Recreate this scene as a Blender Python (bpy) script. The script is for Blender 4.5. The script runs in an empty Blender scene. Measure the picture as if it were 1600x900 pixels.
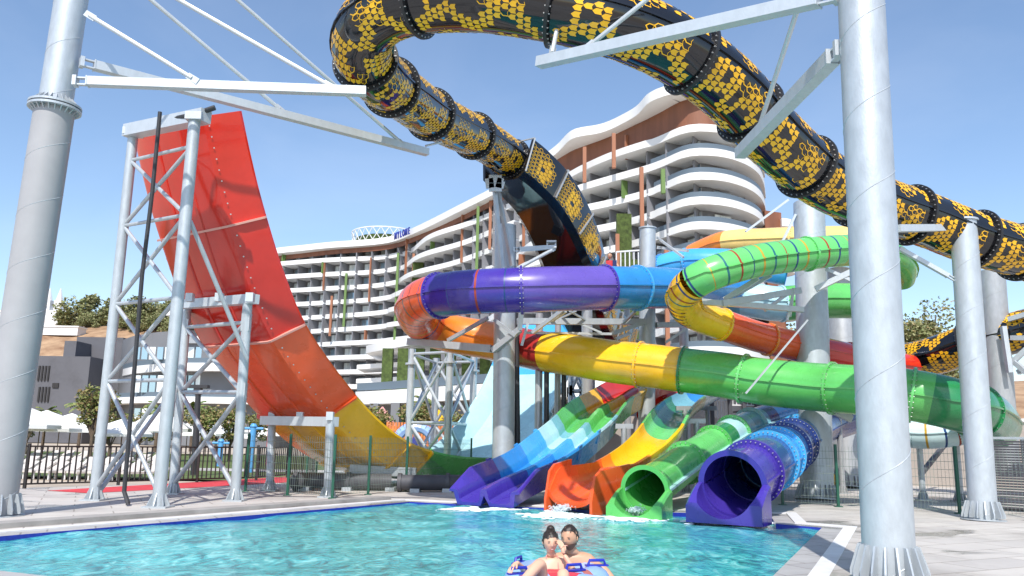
import bpy, math, random
from mathutils import Vector, Matrix
from mathutils.geometry import tessellate_polygon
R = math.radians
random.seed(7)
scn = bpy.context.scene
S = 0.78                       # metres per layout unit (everything is measured in these units from the eye height)
EYE = 1.65
F, PITCH, ROLL = 1287.0, R(10.6), R(1.0)

# ---------------------------------------------------------------- camera, sky, sun, exposure
cam_d = bpy.data.cameras.new('camera'); cam = bpy.data.objects.new('camera', cam_d)
scn.collection.objects.link(cam); scn.camera = cam
cam_d.sensor_width = 36; cam_d.lens = 36 * F / 1600; cam_d.clip_end = 3000; cam_d.clip_start = 0.05
CR = Matrix.Rotation(R(90) + PITCH, 3, 'X') @ Matrix.Rotation(ROLL, 3, 'Z')
cam.matrix_world = Matrix.Translation((0, 0, EYE * S)) @ CR.to_4x4()

SUN_EL, SHX = 50.0, 0.13
w = bpy.data.worlds.new('World'); scn.world = w; w.use_nodes = True
nt = w.node_tree; nt.nodes.clear()
sky = nt.nodes.new('ShaderNodeTexSky'); sky.sky_type = 'NISHITA'; sky.sun_disc = False
sky.sun_elevation = R(SUN_EL); sky.sun_rotation = R(180) + math.atan(SHX)
sky.air_density = 1.0; sky.dust_density = 0.7; sky.ozone_density = 2.2; sky.altitude = 50
bg = nt.nodes.new('ShaderNodeBackground'); bg.inputs[1].default_value = 0.14
wo = nt.nodes.new('ShaderNodeOutputWorld')
stc = nt.nodes.new('ShaderNodeTexCoord'); smp = nt.nodes.new('ShaderNodeMapping'); smp.inputs['Scale'].default_value = (1, 1, 2.4)
sno = nt.nodes.new('ShaderNodeTexNoise'); sno.inputs['Scale'].default_value = 2.2; sno.inputs['Detail'].default_value = 7; sno.inputs['Roughness'].default_value = 0.55; sno.inputs['Distortion'].default_value = 0.6
smr = nt.nodes.new('ShaderNodeMapRange'); smr.inputs[1].default_value = 0.45; smr.inputs[2].default_value = 0.8; smr.inputs[4].default_value = 0.10
smx = nt.nodes.new('ShaderNodeMixRGB'); smx.inputs[2].default_value = (6.2, 6.5, 7.0, 1)      # thin high haze
nt.links.new(stc.outputs['Generated'], smp.inputs[0]); nt.links.new(smp.outputs[0], sno.inputs[0]); nt.links.new(sno.outputs[0], smr.inputs[0]); nt.links.new(smr.outputs[0], smx.inputs[0])
nt.links.new(sky.outputs[0], smx.inputs[1]); nt.links.new(smx.outputs[0], bg.inputs[0]); nt.links.new(bg.outputs[0], wo.inputs[0])
sl = bpy.data.lights.new('sun', 'SUN'); sl.energy = 3.5; sl.angle = R(0.53); sl.color = (1, 0.955, 0.89)
so = bpy.data.objects.new('sun', sl); scn.collection.objects.link(so)
ce, se = math.cos(R(SUN_EL)), math.sin(R(SUN_EL))
hx = Vector((SHX, 1)).normalized()
so.rotation_euler = Vector((hx.x * ce, hx.y * ce, -se)).to_track_quat('-Z', 'Y').to_euler()
so.location = (-5, -20, 40)
vs = scn.view_settings; vs.view_transform = 'Standard'; vs.look = 'None'; vs.exposure = 0.55; vs.gamma = 1
vs.use_curve_mapping = False
scn.render.engine = 'CYCLES'
scn.cycles.use_denoising = True
scn.cycles.max_bounces = 7; scn.cycles.transparent_max_bounces = 12
scn.cycles.caustics_reflective = False; scn.cycles.caustics_refractive = False
scn.cycles.sample_clamp_indirect = 6

# ---------------------------------------------------------------- measuring helpers
EYEP = Vector((0, 0, EYE)); Z = Vector((0, 0, 1))
def ray(px, py): return CR @ Vector((px - 800, 450 - py, -F))
def at(px, py, Y): d = ray(px, py); return EYEP + d * (Y / d.y)
def gnd(px, py, z=0.0): d = ray(px, py); return EYEP + d * ((z - EYE) / d.z)
def onplane(px, py, P0, u):
    n = Vector((u[1], -u[0], 0)); d = ray(px, py)
    return EYEP + d * (n.dot(Vector((P0[0], P0[1], 0)) - Vector((0, 0, 0))) / n.dot(d))
def V(*a): return Vector(a)

# ---------------------------------------------------------------- materials
MATS = {}
def nodes(name):
    m = bpy.data.materials.new(name); m.use_nodes = True; MATS[name] = m
    return m, m.node_tree, m.node_tree.nodes['Principled BSDF']
def pset(p, **k):
    for a, b in k.items():
        a = a.replace('_', ' ')
        if a in p.inputs: p.inputs[a].default_value = b
def col(c): return (c[0], c[1], c[2], 1)
def shade(c, f): return tuple(min(1, x * f) for x in c)
def mat(name, c, rough=0.5, metal=0.0, var=0.0, scale=3.0, bump=0.0, bscale=None, coat=0.0, spec=0.5, trans=0.0, c2=None, detail=4, thin=0.0, stretch=None, dirt=0.0):
    m, t, p = nodes(name)
    pset(p, Base_Color=col(c), Roughness=rough, Metallic=metal, Coat_Weight=coat, Coat_Roughness=0.06, Specular_IOR_Level=spec, Transmission_Weight=trans)
    L = t.links; N = t.nodes
    tc = N.new('ShaderNodeTexCoord'); src = tc.outputs['Object']
    if stretch:
        mp = N.new('ShaderNodeMapping'); mp.inputs['Scale'].default_value = stretch; L.new(src, mp.inputs[0]); src = mp.outputs[0]
    if var or c2:
        n = N.new('ShaderNodeTexNoise'); n.inputs['Scale'].default_value = scale; n.inputs['Detail'].default_value = detail
        n.inputs['Roughness'].default_value = 0.6
        r = N.new('ShaderNodeValToRGB'); L.new(src, n.inputs[0]); L.new(n.outputs[0], r.inputs[0])
        r.color_ramp.elements[0].position = 0.3; r.color_ramp.elements[1].position = 0.7
        r.color_ramp.elements[0].color = col(shade(c, 1 - var)); r.color_ramp.elements[1].color = col(c2 or shade(c, 1 + var))
        out = r.outputs[0]
        if dirt:
            n2 = N.new('ShaderNodeTexNoise'); n2.inputs['Scale'].default_value = 0.35; n2.inputs['Detail'].default_value = 9; n2.inputs['Roughness'].default_value = 0.7
            L.new(src, n2.inputs[0])
            mr = N.new('ShaderNodeMapRange'); mr.inputs[1].default_value = 0.5; mr.inputs[2].default_value = 0.68; mr.inputs[4].default_value = dirt
            L.new(n2.outputs[0], mr.inputs[0])
            mx = N.new('ShaderNodeMixRGB'); mx.blend_type = 'MULTIPLY'; mx.inputs[2].default_value = (0.45, 0.42, 0.39, 1)
            L.new(mr.outputs[0], mx.inputs[0]); L.new(out, mx.inputs[1]); out = mx.outputs[0]
        L.new(out, p.inputs['Base Color'])
    if bump:
        n = N.new('ShaderNodeTexNoise'); n.inputs['Scale'].default_value = bscale or scale * 4; n.inputs['Detail'].default_value = 3
        b = N.new('ShaderNodeBump'); b.inputs['Strength'].default_value = bump; b.inputs['Distance'].default_value = 0.02
        L.new(src, n.inputs[0]); L.new(n.outputs[0], b.inputs['Height']); L.new(b.outputs[0], p.inputs['Normal'])
    return m
def plastic(name, c, rough=0.22, var=0.10):
    """gel-coated fibreglass: faint waviness, faded patches, water marks in the gloss"""
    m = mat(name, c, rough=rough, coat=0.4, var=var, scale=1.3, bump=0.05, bscale=2.2, detail=5, dirt=0.28)
    t = m.node_tree; p = t.nodes['Principled BSDF']
    n = t.nodes.new('ShaderNodeTexNoise'); n.inputs['Scale'].default_value = 2.5; n.inputs['Detail'].default_value = 6
    mr = t.nodes.new('ShaderNodeMapRange'); mr.inputs[3].default_value = rough * 0.6; mr.inputs[4].default_value = rough * 1.9
    tc = t.nodes['Texture Coordinate']; t.links.new(tc.outputs['Object'], n.inputs[0]); t.links.new(n.outputs[0], mr.inputs[0]); t.links.new(mr.outputs[0], p.inputs['Roughness'])
    return m
plastic('red', (0.62, 0.028, 0.015), 0.13); plastic('deep_red', (0.42, 0.03, 0.025)); plastic('orange_red', (0.86, 0.11, 0.025)); plastic('orange', (0.92, 0.26, 0.03))
plastic('yellow', (0.92, 0.52, 0.015)); plastic('pale_yellow', (0.9, 0.62, 0.2)); plastic('green', (0.11, 0.48, 0.11)); plastic('light_green', (0.15, 0.58, 0.16))
plastic('deep_green', (0.02, 0.22, 0.07)); plastic('teal', (0.2, 0.48, 0.56)); plastic('aqua', (0.45, 0.72, 0.78)); plastic('blue', (0.03, 0.26, 0.64))
plastic('sky_blue', (0.07, 0.42, 0.82)); plastic('purple', (0.06, 0.035, 0.33)); plastic('lit_purple', (0.13, 0.085, 0.42)); plastic('navy', (0.02, 0.05, 0.22))  # the lighter purple has the light on the rainbow tube painted in
plastic('pale_aqua', (0.62, 0.82, 0.86)); plastic('black', (0.008, 0.008, 0.010), 0.07)
mat('scale_yellow', (0.92, 0.47, 0.015), rough=0.35, coat=0.1, var=0.18, scale=1.7)
mat('black_flange', (0.018, 0.018, 0.02), rough=0.45)
mat('joint_seal', (0.72, 0.36, 0.30), rough=0.5); mat('bolt', (0.62, 0.62, 0.62), rough=0.35, metal=0.6)
mat('stripe_navy', (0.02, 0.06, 0.2), rough=0.3); mat('stripe_red', (0.35, 0.05, 0.02), rough=0.3); mat('stripe_gold', (0.55, 0.33, 0.03), rough=0.3); mat('stripe_teal', (0.02, 0.16, 0.18), rough=0.3)
def steel(name, c, var=0.1):
    m = mat(name, c, rough=0.42, metal=0.35, var=var, scale=9, detail=8, bump=0.12, bscale=60, dirt=0.22, stretch=(1, 1, 0.45))
    return m
steel('galvanised', (0.49, 0.53, 0.56)); steel('galvanised_dull', (0.42, 0.43, 0.44)); steel('painted_beam', (0.58, 0.62, 0.65), 0.06)
mat('grey_paint', (0.35, 0.35, 0.36), rough=0.5, var=0.06, scale=2)
mat('dark_pipe', (0.035, 0.035, 0.04), rough=0.5, var=0.2)
mat('grey_pipe', (0.075, 0.075, 0.085), rough=0.6, var=0.15)
mat('fence_black', (0.025, 0.022, 0.022), rough=0.5)
mat('fence_green', (0.012, 0.09, 0.055), rough=0.45); mat('wire', (0.20, 0.25, 0.22), rough=0.5, metal=0.2)
mat('white_paint', (0.80, 0.80, 0.79), rough=0.55, var=0.03, scale=0.3)
mat('soffit', (0.62, 0.62, 0.62), rough=0.8)
mat('facade_grey', (0.18, 0.185, 0.20), rough=0.8, var=0.1, scale=0.2)
mat('partition_grey', (0.23, 0.235, 0.26), rough=0.8)
mat('wood_brown', (0.22, 0.085, 0.045), rough=0.6, var=0.2, scale=0.8, stretch=(1, 1, 0.2))
mat('fin_orange', (0.34, 0.14, 0.075), rough=0.6); mat('fin_green', (0.13, 0.22, 0.06), rough=0.6)
mat('green_wall', (0.06, 0.09, 0.02), rough=0.9, var=0.5, scale=2.5, bump=0.6)
mat('glass', (0.32, 0.45, 0.55), rough=0.05, metal=0.5, spec=0.8)
mat('curtain_glass', (0.72, 0.82, 0.86), rough=0.12, spec=0.8, var=0.3, scale=1.2, stretch=(1, 1, 0.05))
mat('rail_glass', (0.13, 0.17, 0.21), rough=0.35, spec=0.25)
mat('frame_white', (0.7, 0.7, 0.7), rough=0.5)
mat('building_grey', (0.12, 0.12, 0.135), rough=0.85, var=0.08, scale=0.15, dirt=0.3)
mat('umbrella_white', (0.82, 0.81, 0.78), rough=0.85)
mat('wood_pole', (0.16, 0.09, 0.05), rough=0.7)
mat('trunk', (0.11, 0.08, 0.055), rough=0.9, var=0.3, scale=4, bump=0.5)
mat('leaf_a', (0.10, 0.15, 0.04), rough=0.6, spec=0.3); mat('leaf_b', (0.20, 0.22, 0.07), rough=0.6, spec=0.3); mat('leaf_c', (0.30, 0.22, 0.10), rough=0.65, spec=0.3)
mat('leaf_hill', (0.17, 0.19, 0.07), rough=0.8); mat('leaf_hill_light', (0.30, 0.29, 0.14), rough=0.8)
mat('hill_soil', (0.32, 0.17, 0.09), rough=0.95, var=0.35, scale=0.25, c2=(0.48, 0.32, 0.19), detail=10, bump=0.8, bscale=0.3)
mat('skin', (0.70, 0.41, 0.28), rough=0.45, spec=0.4, var=0.06, scale=6); mat('skin_dark', (0.58, 0.32, 0.20), rough=0.45, spec=0.4, var=0.06, scale=6)
mat('beard', (0.20, 0.10, 0.065), rough=0.8); mat('hair', (0.025, 0.016, 0.012), rough=0.5); mat('lips', (0.42, 0.13, 0.11), rough=0.4); mat('eye_white', (0.7, 0.7, 0.7), rough=0.2)
mat('ring_blue', (0.30, 0.46, 0.78), rough=0.3, spec=0.6); mat('ring_red', (0.72, 0.05, 0.07), rough=0.3); mat('handle_blue', (0.02, 0.03, 0.38), rough=0.35)
mat('red_cloth', (0.6, 0.05, 0.06), rough=0.8, var=0.12, scale=2); mat('navy_cloth', (0.02, 0.03, 0.12), rough=0.8); mat('pink_cloth', (0.75, 0.25, 0.22), rough=0.8)
spray = mat('water_spray', (0.85, 0.92, 0.95), rough=0.3); spray.node_tree.nodes['Principled BSDF'].inputs['Alpha'].default_value = 0.5
fs_ = mat('foam_sheet', (0.85, 0.92, 0.93), rough=0.5)
_t = fs_.node_tree; _n = _t.nodes.new('ShaderNodeTexNoise'); _n.inputs['Scale'].default_value = 9; _n.inputs['Detail'].default_value = 8; _n.inputs['Distortion'].default_value = 1.0
_r = _t.nodes.new('ShaderNodeMapRange'); _r.inputs[1].default_value = 0.47; _r.inputs[2].default_value = 0.66; _r.inputs[4].default_value = 0.8
_t.links.new(_t.nodes.new('ShaderNodeTexCoord').outputs['Object'], _n.inputs[0]); _t.links.new(_n.outputs[0], _r.inputs[0]); _t.links.new(_r.outputs[0], _t.nodes['Principled BSDF'].inputs['Alpha'])
mat('foam', (0.85, 0.9, 0.92), rough=0.5); mat('tile_blue', (0.02, 0.03, 0.32), rough=0.25, var=0.2, scale=20)
mat('sand', (0.50, 0.42, 0.33), rough=0.95, var=0.15, scale=0.4, dirt=0.5)
mat('grass', (0.10, 0.14, 0.035), rough=0.95, var=0.35, scale=1.5)
mat('lounger_cloth', (0.6, 0.55, 0.5), rough=0.8); mat('play_orange', (0.65, 0.2, 0.06), rough=0.6, var=0.3, scale=2); mat('play_pink', (0.75, 0.35, 0.33), rough=0.6); mat('play_blue', (0.1, 0.35, 0.68), rough=0.4)
mat('sign_blue', (0.03, 0.04, 0.3), rough=0.4)
mat('wall_taupe', (0.40, 0.35, 0.31), rough=0.9, var=0.06, scale=0.4, dirt=0.3)
def paving(name, c, bw, bh, joint=0.012, dirt=0.55):
    m = mat(name, c, rough=0.75, var=0.10, scale=0.9, detail=8, dirt=dirt, bump=0.15, bscale=30)
    t = m.node_tree; N = t.nodes; L = t.links; p = N['Principled BSDF']
    src = p.inputs['Base Color'].links[0].from_socket
    br = N.new('ShaderNodeTexBrick'); br.offset = 0.5; br.inputs['Color1'].default_value = (1, 1, 1, 1); br.inputs['Color2'].default_value = (0.86, 0.86, 0.88, 1)
    br.inputs['Mortar'].default_value = (0.55, 0.52, 0.5, 1); br.inputs['Scale'].default_value = 1; br.inputs['Mortar Size'].default_value = joint
    br.inputs['Brick Width'].default_value = bw; br.inputs['Row Height'].default_value = bh
    mp = N.new('ShaderNodeMapping'); mp.inputs['Rotation'].default_value = (0, 0, R(-27)); L.new(N['Texture Coordinate'].outputs['Object'], mp.inputs[0]); L.new(mp.outputs[0], br.inputs[0])
    mx = N.new('ShaderNodeMixRGB'); mx.blend_type = 'MULTIPLY'; mx.inputs[0].default_value = 1; L.new(src, mx.inputs[1]); L.new(br.outputs[0], mx.inputs[2]); # damp patches: darker and shiny
    n3 = N.new('ShaderNodeTexNoise'); n3.inputs['Scale'].default_value = 0.55; n3.inputs['Detail'].default_value = 6; n3.inputs['Distortion'].default_value = 0.8; L.new(N['Texture Coordinate'].outputs['Object'], n3.inputs[0])
    wr = N.new('ShaderNodeMapRange'); wr.inputs[1].default_value = 0.58; wr.inputs[2].default_value = 0.62; L.new(n3.outputs[0], wr.inputs[0])
    m3 = N.new('ShaderNodeMixRGB'); m3.blend_type = 'MULTIPLY'; m3.inputs[2].default_value = (0.62, 0.60, 0.58, 1); L.new(wr.outputs[0], m3.inputs[0]); L.new(mx.outputs[0], m3.inputs[1]); L.new(m3.outputs[0], p.inputs['Base Color'])
    r3 = N.new('ShaderNodeMapRange'); r3.inputs[3].default_value = 0.75; r3.inputs[4].default_value = 0.25; L.new(wr.outputs[0], r3.inputs[0]); L.new(r3.outputs[0], p.inputs['Roughness'])
    return m
paving('deck_stone', (0.56, 0.525, 0.48), 1.2, 0.6)
paving('coping_grey', (0.42, 0.41, 0.40), 0.6, 0.6, dirt=0.3)
mat('coping_white', (0.72, 0.71, 0.70), rough=0.6, var=0.06, scale=3, dirt=0.3)
mat('kerb_grey', (0.34, 0.32, 0.30), rough=0.9, var=0.2, scale=2, dirt=0.6)
def water_mat():
    m, t, p = nodes('pool_water'); N = t.nodes; L = t.links
    pset(p, Roughness=0.10, IOR=1.33, Specular_IOR_Level=0.5)
    tc = N.new('ShaderNodeTexCoord')
    def noise(sc, det, st=(1, 1, 1), dist=0.0):
        mp = N.new('ShaderNodeMapping'); mp.inputs['Scale'].default_value = st; mp.inputs['Rotation'].default_value = (0, 0, R(12)); L.new(tc.outputs['Object'], mp.inputs[0])
        n = N.new('ShaderNodeTexNoise'); n.inputs['Scale'].default_value = sc; n.inputs['Detail'].default_value = det; n.inputs['Distortion'].default_value = dist
        L.new(mp.outputs[0], n.inputs[0]); return n.outputs[0]
    # turquoise mosaic floor seen broken up through moving water
    a = noise(4.2, 8, (1.25, 0.65, 1), 1.0); r = N.new('ShaderNodeValToRGB'); L.new(a, r.inputs[0]); e = r.color_ramp.elements
    e[0].position = 0.36; e[0].color = (0.03, 0.20, 0.22, 1); e[1].position = 0.64; e[1].color = (0.24, 0.66, 0.64, 1)
    k = e.new(0.45); k.color = (0.05, 0.38, 0.40, 1); k = e.new(0.55); k.color = (0.09, 0.50, 0.50, 1)
    lo = noise(0.22, 3, (1, 1, 1), 0.5); mr = N.new('ShaderNodeMapRange'); mr.inputs[1].default_value = 0.42; mr.inputs[2].default_value = 0.62; mr.inputs[4].default_value = 0.6; L.new(lo, mr.inputs[0])
    mx = N.new('ShaderNodeMixRGB'); mx.inputs[2].default_value = (0.06, 0.50, 0.52, 1); L.new(mr.outputs[0], mx.inputs[0]); L.new(r.outputs[0], mx.inputs[1]); L.new(mx.outputs[0], p.inputs['Base Color'])
    b1 = N.new('ShaderNodeBump'); b1.inputs['Strength'].default_value = 0.38; b1.inputs['Distance'].default_value = 0.05
    L.new(noise(9.5, 5, (1.2, 0.7, 1), 0.7), b1.inputs['Height']); L.new(b1.outputs[0], p.inputs['Normal'])
    ms = N.new('ShaderNodeMapRange'); ms.inputs[1].default_value = 0.35; ms.inputs[2].default_value = 0.65; ms.inputs[3].default_value = 0.5; ms.inputs[4].default_value = 0.16; L.new(lo, ms.inputs[0]); L.new(ms.outputs[0], b1.inputs['Strength'])
    return m
water_mat()
def M(n): return MATS[n]

# ---------------------------------------------------------------- objects
BASES = {}
def tag(o, label=None, cat=None, group=None, kind=None):
    if label: o['label'] = label
    if cat: o['category'] = cat
    if group: o['group'] = group
    if kind: o['kind'] = kind
    return o
def thing(name, label, cat, base, group=None):
    o = bpy.data.objects.new(name, None); scn.collection.objects.link(o); o.empty_display_size = 0.3
    base = Vector(base); o.location = base * S; BASES[o.name] = base
    return tag(o, label, cat, group)
def dup(o, parent=None):
    c = o.copy(); scn.collection.objects.link(c)
    if parent: c.parent = parent
    for ch in list(o.children): dup(ch, c)
    return c
class MB:
    def __init__(s): s.v, s.f, s.m = [], [], []
    def add(s, vs, fs, mi=0):
        k = len(s.v); s.v += [Vector(p) for p in vs]; s.f += [tuple(i + k for i in f) for f in fs]; s.m += [mi] * len(fs) if isinstance(mi, int) else mi
        return s
    def box(s, c, d, rz=0, mi=0):
        c = Vector(c); q = Matrix.Rotation(rz, 3, 'Z'); hx_, hy_, hz_ = d[0] / 2, d[1] / 2, d[2] / 2
        vs = [c + q @ Vector((x * hx_, y * hy_, z * hz_)) for z in (-1, 1) for x, y in ((-1, -1), (1, -1), (1, 1), (-1, 1))]
        return s.add(vs, [(3, 2, 1, 0), (4, 5, 6, 7), (0, 1, 5, 4), (1, 2, 6, 5), (2, 3, 7, 6), (3, 0, 4, 7)], mi)
    def beam(s, a, b, w_, h_, mi=0):
        a, b = Vector(a), Vector(b); t = (b - a).normalized(); sd = t.cross(Z)
        sd = sd.normalized() if sd.length > 1e-3 else Vector((1, 0, 0)); u = sd.cross(t)
        vs = [p + sd * x * w_ / 2 + u * y * h_ / 2 for p in (a, b) for x, y in ((-1, -1), (1, -1), (1, 1), (-1, 1))]
        return s.add(vs, [(0, 1, 2, 3), (7, 6, 5, 4), (1, 0, 4, 5), (2, 1, 5, 6), (3, 2, 6, 7), (0, 3, 7, 4)], mi)
    def rod(s, a, b, r, r2=None, n=12, mi=0, caps=True):
        a, b = Vector(a), Vector(b); r2 = r if r2 is None else r2; t = (b - a).normalized(); sd = t.cross(Z)
        sd = sd.normalized() if sd.length > 1e-3 else Vector((1, 0, 0)); u = sd.cross(t)
        vs = [p + (sd * math.cos(2 * math.pi * i / n) + u * math.sin(2 * math.pi * i / n)) * rr for p, rr in ((a, r), (b, r2)) for i in range(n)]
        fs = [(i, (i + 1) % n, n + (i + 1) % n, n + i) for i in range(n)]
        if caps: fs += [tuple(range(n))[::-1], tuple(range(n, 2 * n))]
        return s.add(vs, fs, mi)
    def pipe(s, pts, r, n=10, mi=0):
        pts = [Vector(p) for p in pts]; prof = [(r * math.cos(2 * math.pi * i / n), r * math.sin(2 * math.pi * i / n)) for i in range(n)]
        return s.sweep(pts, prof, mi)
    def sweep(s, P, prof, mi=0, closed=True, caps=True, fr=None):
        """prof: list of (side, up) or a function of the sample index"""
        fr = fr or frames(P); n = None; k0 = len(s.v); vs, fs, ms = [], [], []
        for i, (p, (t, sd, u)) in enumerate(zip(P, fr)):
            pr = prof(i) if callable(prof) else prof; n = len(pr)
            vs += [p + sd * a + u * b for a, b in pr]
        m_ = n if closed else n - 1
        for i in range(len(P) - 1):
            for j in range(m_):
                fs.append((i * n + j, i * n + (j + 1) % n, (i + 1) * n + (j + 1) % n, (i + 1) * n + j)); ms.append(mi(i, j) if callable(mi) else mi)
        if caps and closed:
            fs += [tuple(range(n))[::-1], tuple((len(P) - 1) * n + j for j in range(n))]; c0 = mi if isinstance(mi, int) else 0; ms += [c0, c0]
        return s.add(vs, fs, ms)
    def poly(s, pts, z0, z1, mi=0):
        """prism over a plan polygon"""
        n = len(pts); vs = [(p[0], p[1], z0) for p in pts] + [(p[0], p[1], z1) for p in pts]
        tri = tessellate_polygon([[Vector((p[0], p[1], 0)) for p in pts]])
        fs = [tuple(t) for t in tri] + [tuple(i + n for i in t) for t in tri] + [(i, (i + 1) % n, n + (i + 1) % n, n + i) for i in range(n)]
        return s.add(vs, fs, mi)
    def ball(s, c, r, seg=12, ring=8, mi=0, sc=(1, 1, 1), rot=None):
        c = Vector(c); vs = []
        for i in range(ring + 1):
            th = math.pi * i / ring
            for j in range(seg):
                ph = 2 * math.pi * j / seg; q = Vector((r * sc[0] * math.sin(th) * math.cos(ph), r * sc[1] * math.sin(th) * math.sin(ph), r * sc[2] * math.cos(th)))
                vs.append(c + (rot @ q if rot else q))
        fs = [(i * seg + j, (i + 1) * seg + j, (i + 1) * seg + (j + 1) % seg, i * seg + (j + 1) % seg) for i in range(ring) for j in range(seg)]
        return s.add(vs, fs, mi)
    def build(s, name, mats, parent=None, smooth=True, label=None, cat=None, group=None, kind=None, loc=None, sharp=35):
        if isinstance(mats, str): mats = [mats]
        base = Vector((0, 0, 0)); local = False
        if parent is not None: base = BASES.get(parent.name, base)
        elif loc is not None: base = Vector(loc)
        me = bpy.data.meshes.new(name)
        me.from_pydata([(p - base) * S for p in s.v], [], s.f)
        for m_ in mats: me.materials.append(M(m_))
        if len(mats) > 1: me.polygons.foreach_set('material_index', s.m)
        me.validate(); me.update(); bmn(me)
        if smooth:
            me.polygons.foreach_set('use_smooth', [True] * len(me.polygons))
            me.set_sharp_from_angle(angle=R(sharp))
        me.validate(); me.update()
        o = bpy.data.objects.new(name, me); scn.collection.objects.link(o)
        if parent is not None: o.parent = parent; BASES[o.name] = base
        else: o.location = base * S
        return tag(o, label, cat, group, kind)
import bmesh
def bmn(me):
    bm = bmesh.new(); bm.from_mesh(me); bmesh.ops.recalc_face_normals(bm, faces=bm.faces[:]); bm.to_mesh(me); bm.free()
def frames(P):
    out = []; last = Vector((1, 0, 0))
    for i in range(len(P)):
        t = (P[min(i + 1, len(P) - 1)] - P[max(i - 1, 0)]).normalized(); sd = t.cross(Z)
        sd = sd.normalized() if sd.length > 0.05 else last
        if len(out) and sd.dot(out[-1][1]) < -0.5 and False: sd = -sd
        last = sd; out.append((t, sd, sd.cross(t)))
    return out
def smooth_path(C, ds=0.25):
    """Catmull-Rom through C, resampled evenly; returns points and control index of each"""
    C = [Vector(c) for c in C]; n = len(C); E = [C[0] * 2 - C[1]] + C + [C[-1] * 2 - C[-2]]; Q, U = [], []
    for i in range(n - 1):
        a, b, c, d = E[i:i + 4]
        for k in range(24):
            t = k / 24
            Q.append(0.5 * ((2 * b) + (c - a) * t + (2 * a - 5 * b + 4 * c - d) * t * t + (3 * b - a - 3 * c + d) * t ** 3)); U.append(i + t)
    Q.append(C[-1]); U.append(n - 1.0)
    L_ = [0]
    for i in range(1, len(Q)): L_.append(L_[-1] + (Q[i] - Q[i - 1]).length)
    m_ = max(2, int(L_[-1] / ds)); P, W = [], []; j = 0
    for i in range(m_ + 1):
        s_ = L_[-1] * i / m_
        while j < len(L_) - 2 and L_[j + 1] < s_: j += 1
        f = (s_ - L_[j]) / max(1e-9, L_[j + 1] - L_[j]); P.append(Q[j].lerp(Q[j + 1], f)); W.append(U[j] + (U[j + 1] - U[j]) * f)
    return P, W
def ringprof(r, n=32, ridge=0.05):
    pr = []
    for i in range(n):
        a = 2 * math.pi * i / n
        if ridge and i in (0, n // 2):
            for da, rr in ((-0.035, r), (-0.03, r + ridge), (0.03, r + ridge), (0.035, r)): pr.append((rr * math.cos(a + da), rr * math.sin(a + da)))
        else: pr.append((r * math.cos(a), r * math.sin(a)))
    return pr
def near(U, u): return min(range(len(U)), key=lambda i: abs(U[i] - u))
def flange(P, fr, i, r, parent, matname, wid=0.13, th=0.07, bolts=30, bolt='bolt', up=None, brad=.022):
    p = P[i]; t, sd, u = fr[i]; mb = MB(); n = 40
    vs, fs = [], []
    for a, rr in ((-th / 2, r - 0.01), (-th / 2, r + wid), (th / 2, r + wid), (th / 2, r - 0.01)):
        vs += [p + t * a + (sd * math.cos(2 * math.pi * k / n) + u * math.sin(2 * math.pi * k / n)) * rr for k in range(n)]
    for a in range(4):
        for k in range(n): fs.append((a * n + k, a * n + (k + 1) % n, ((a + 1) % 4) * n + (k + 1) % n, ((a + 1) % 4) * n + k))
    mb.add(vs, fs, 0)
    for k in range(bolts):
        an = 2 * math.pi * (k + 0.5) / bolts; q = p + (sd * math.cos(an) + u * math.sin(an)) * (r + wid * 0.55)
        mb.rod(q - t * (th / 2 + 0.03), q + t * (th / 2 + 0.03), brad, n=6, mi=1)
    return mb.build('flange', [matname, bolt], parent, smooth=False)
def tube_slide(name, label, pts, r, secs, flanges=(), cat='water slide', fmat=None, bolt='bolt', stripes=None, wid=0.13, group=None, n=32, ds=0.25, openend=False, bolts=30, brad=.016):
    """pts in layout units; secs = [(u_end, material, stripe?)]; flanges = [(u, material)]"""
    P, U = smooth_path(pts, ds); fr = frames(P)
    root = thing(name, label, cat, (P[0].x, P[0].y, 0), group)
    i0 = 0; sm = ('stripe_navy', 'stripe_red', 'stripe_teal', 'stripe_gold')
    for sec in secs:
        i1 = near(U, sec[0]); mb = MB(); st = len(sec) > 2 and sec[2]
        if i1 <= i0: continue
        if st:
            # narrow coloured bands moulded into the section
            PP, mm = [], []; k = 0; L_ = 0; nxt = sec[2] * 0.5
            i = i0; PP.append(P[i])
            while i < i1:
                a, b = P[i], P[i + 1]; l_ = (b - a).length
                if L_ + l_ > nxt:
                    f = (nxt - L_) / l_; q = a.lerp(b, f); q2 = q + (b - a).normalized() * min(0.07, (b - q).length * 0.9 + 0.001)
                    PP += [q, q2]; mm += [0, 1 + k % 4]; k += 1; nxt += sec[2]
                PP.append(b); mm.append(0); L_ += l_; i += 1
            mb.sweep(PP, ringprof(r, n), lambda i, j: mm[i], caps=False)
            mb.build('tube_section', [sec[1]] + list(sm), root)
        else:
            seg = P[i0:i1 + 1]
            mb.sweep(seg, ringprof(r, n), 0, caps=False, fr=fr[i0:i1 + 1]); mb.build('tube_section', sec[1], root)
        i0 = i1
    for u, fm in flanges: flange(P, fr, near(U, u), r, root, fm, wid=wid, bolt=bolt, bolts=0 if u == 0 else bolts, brad=brad)
    return root, P, U, fr
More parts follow.
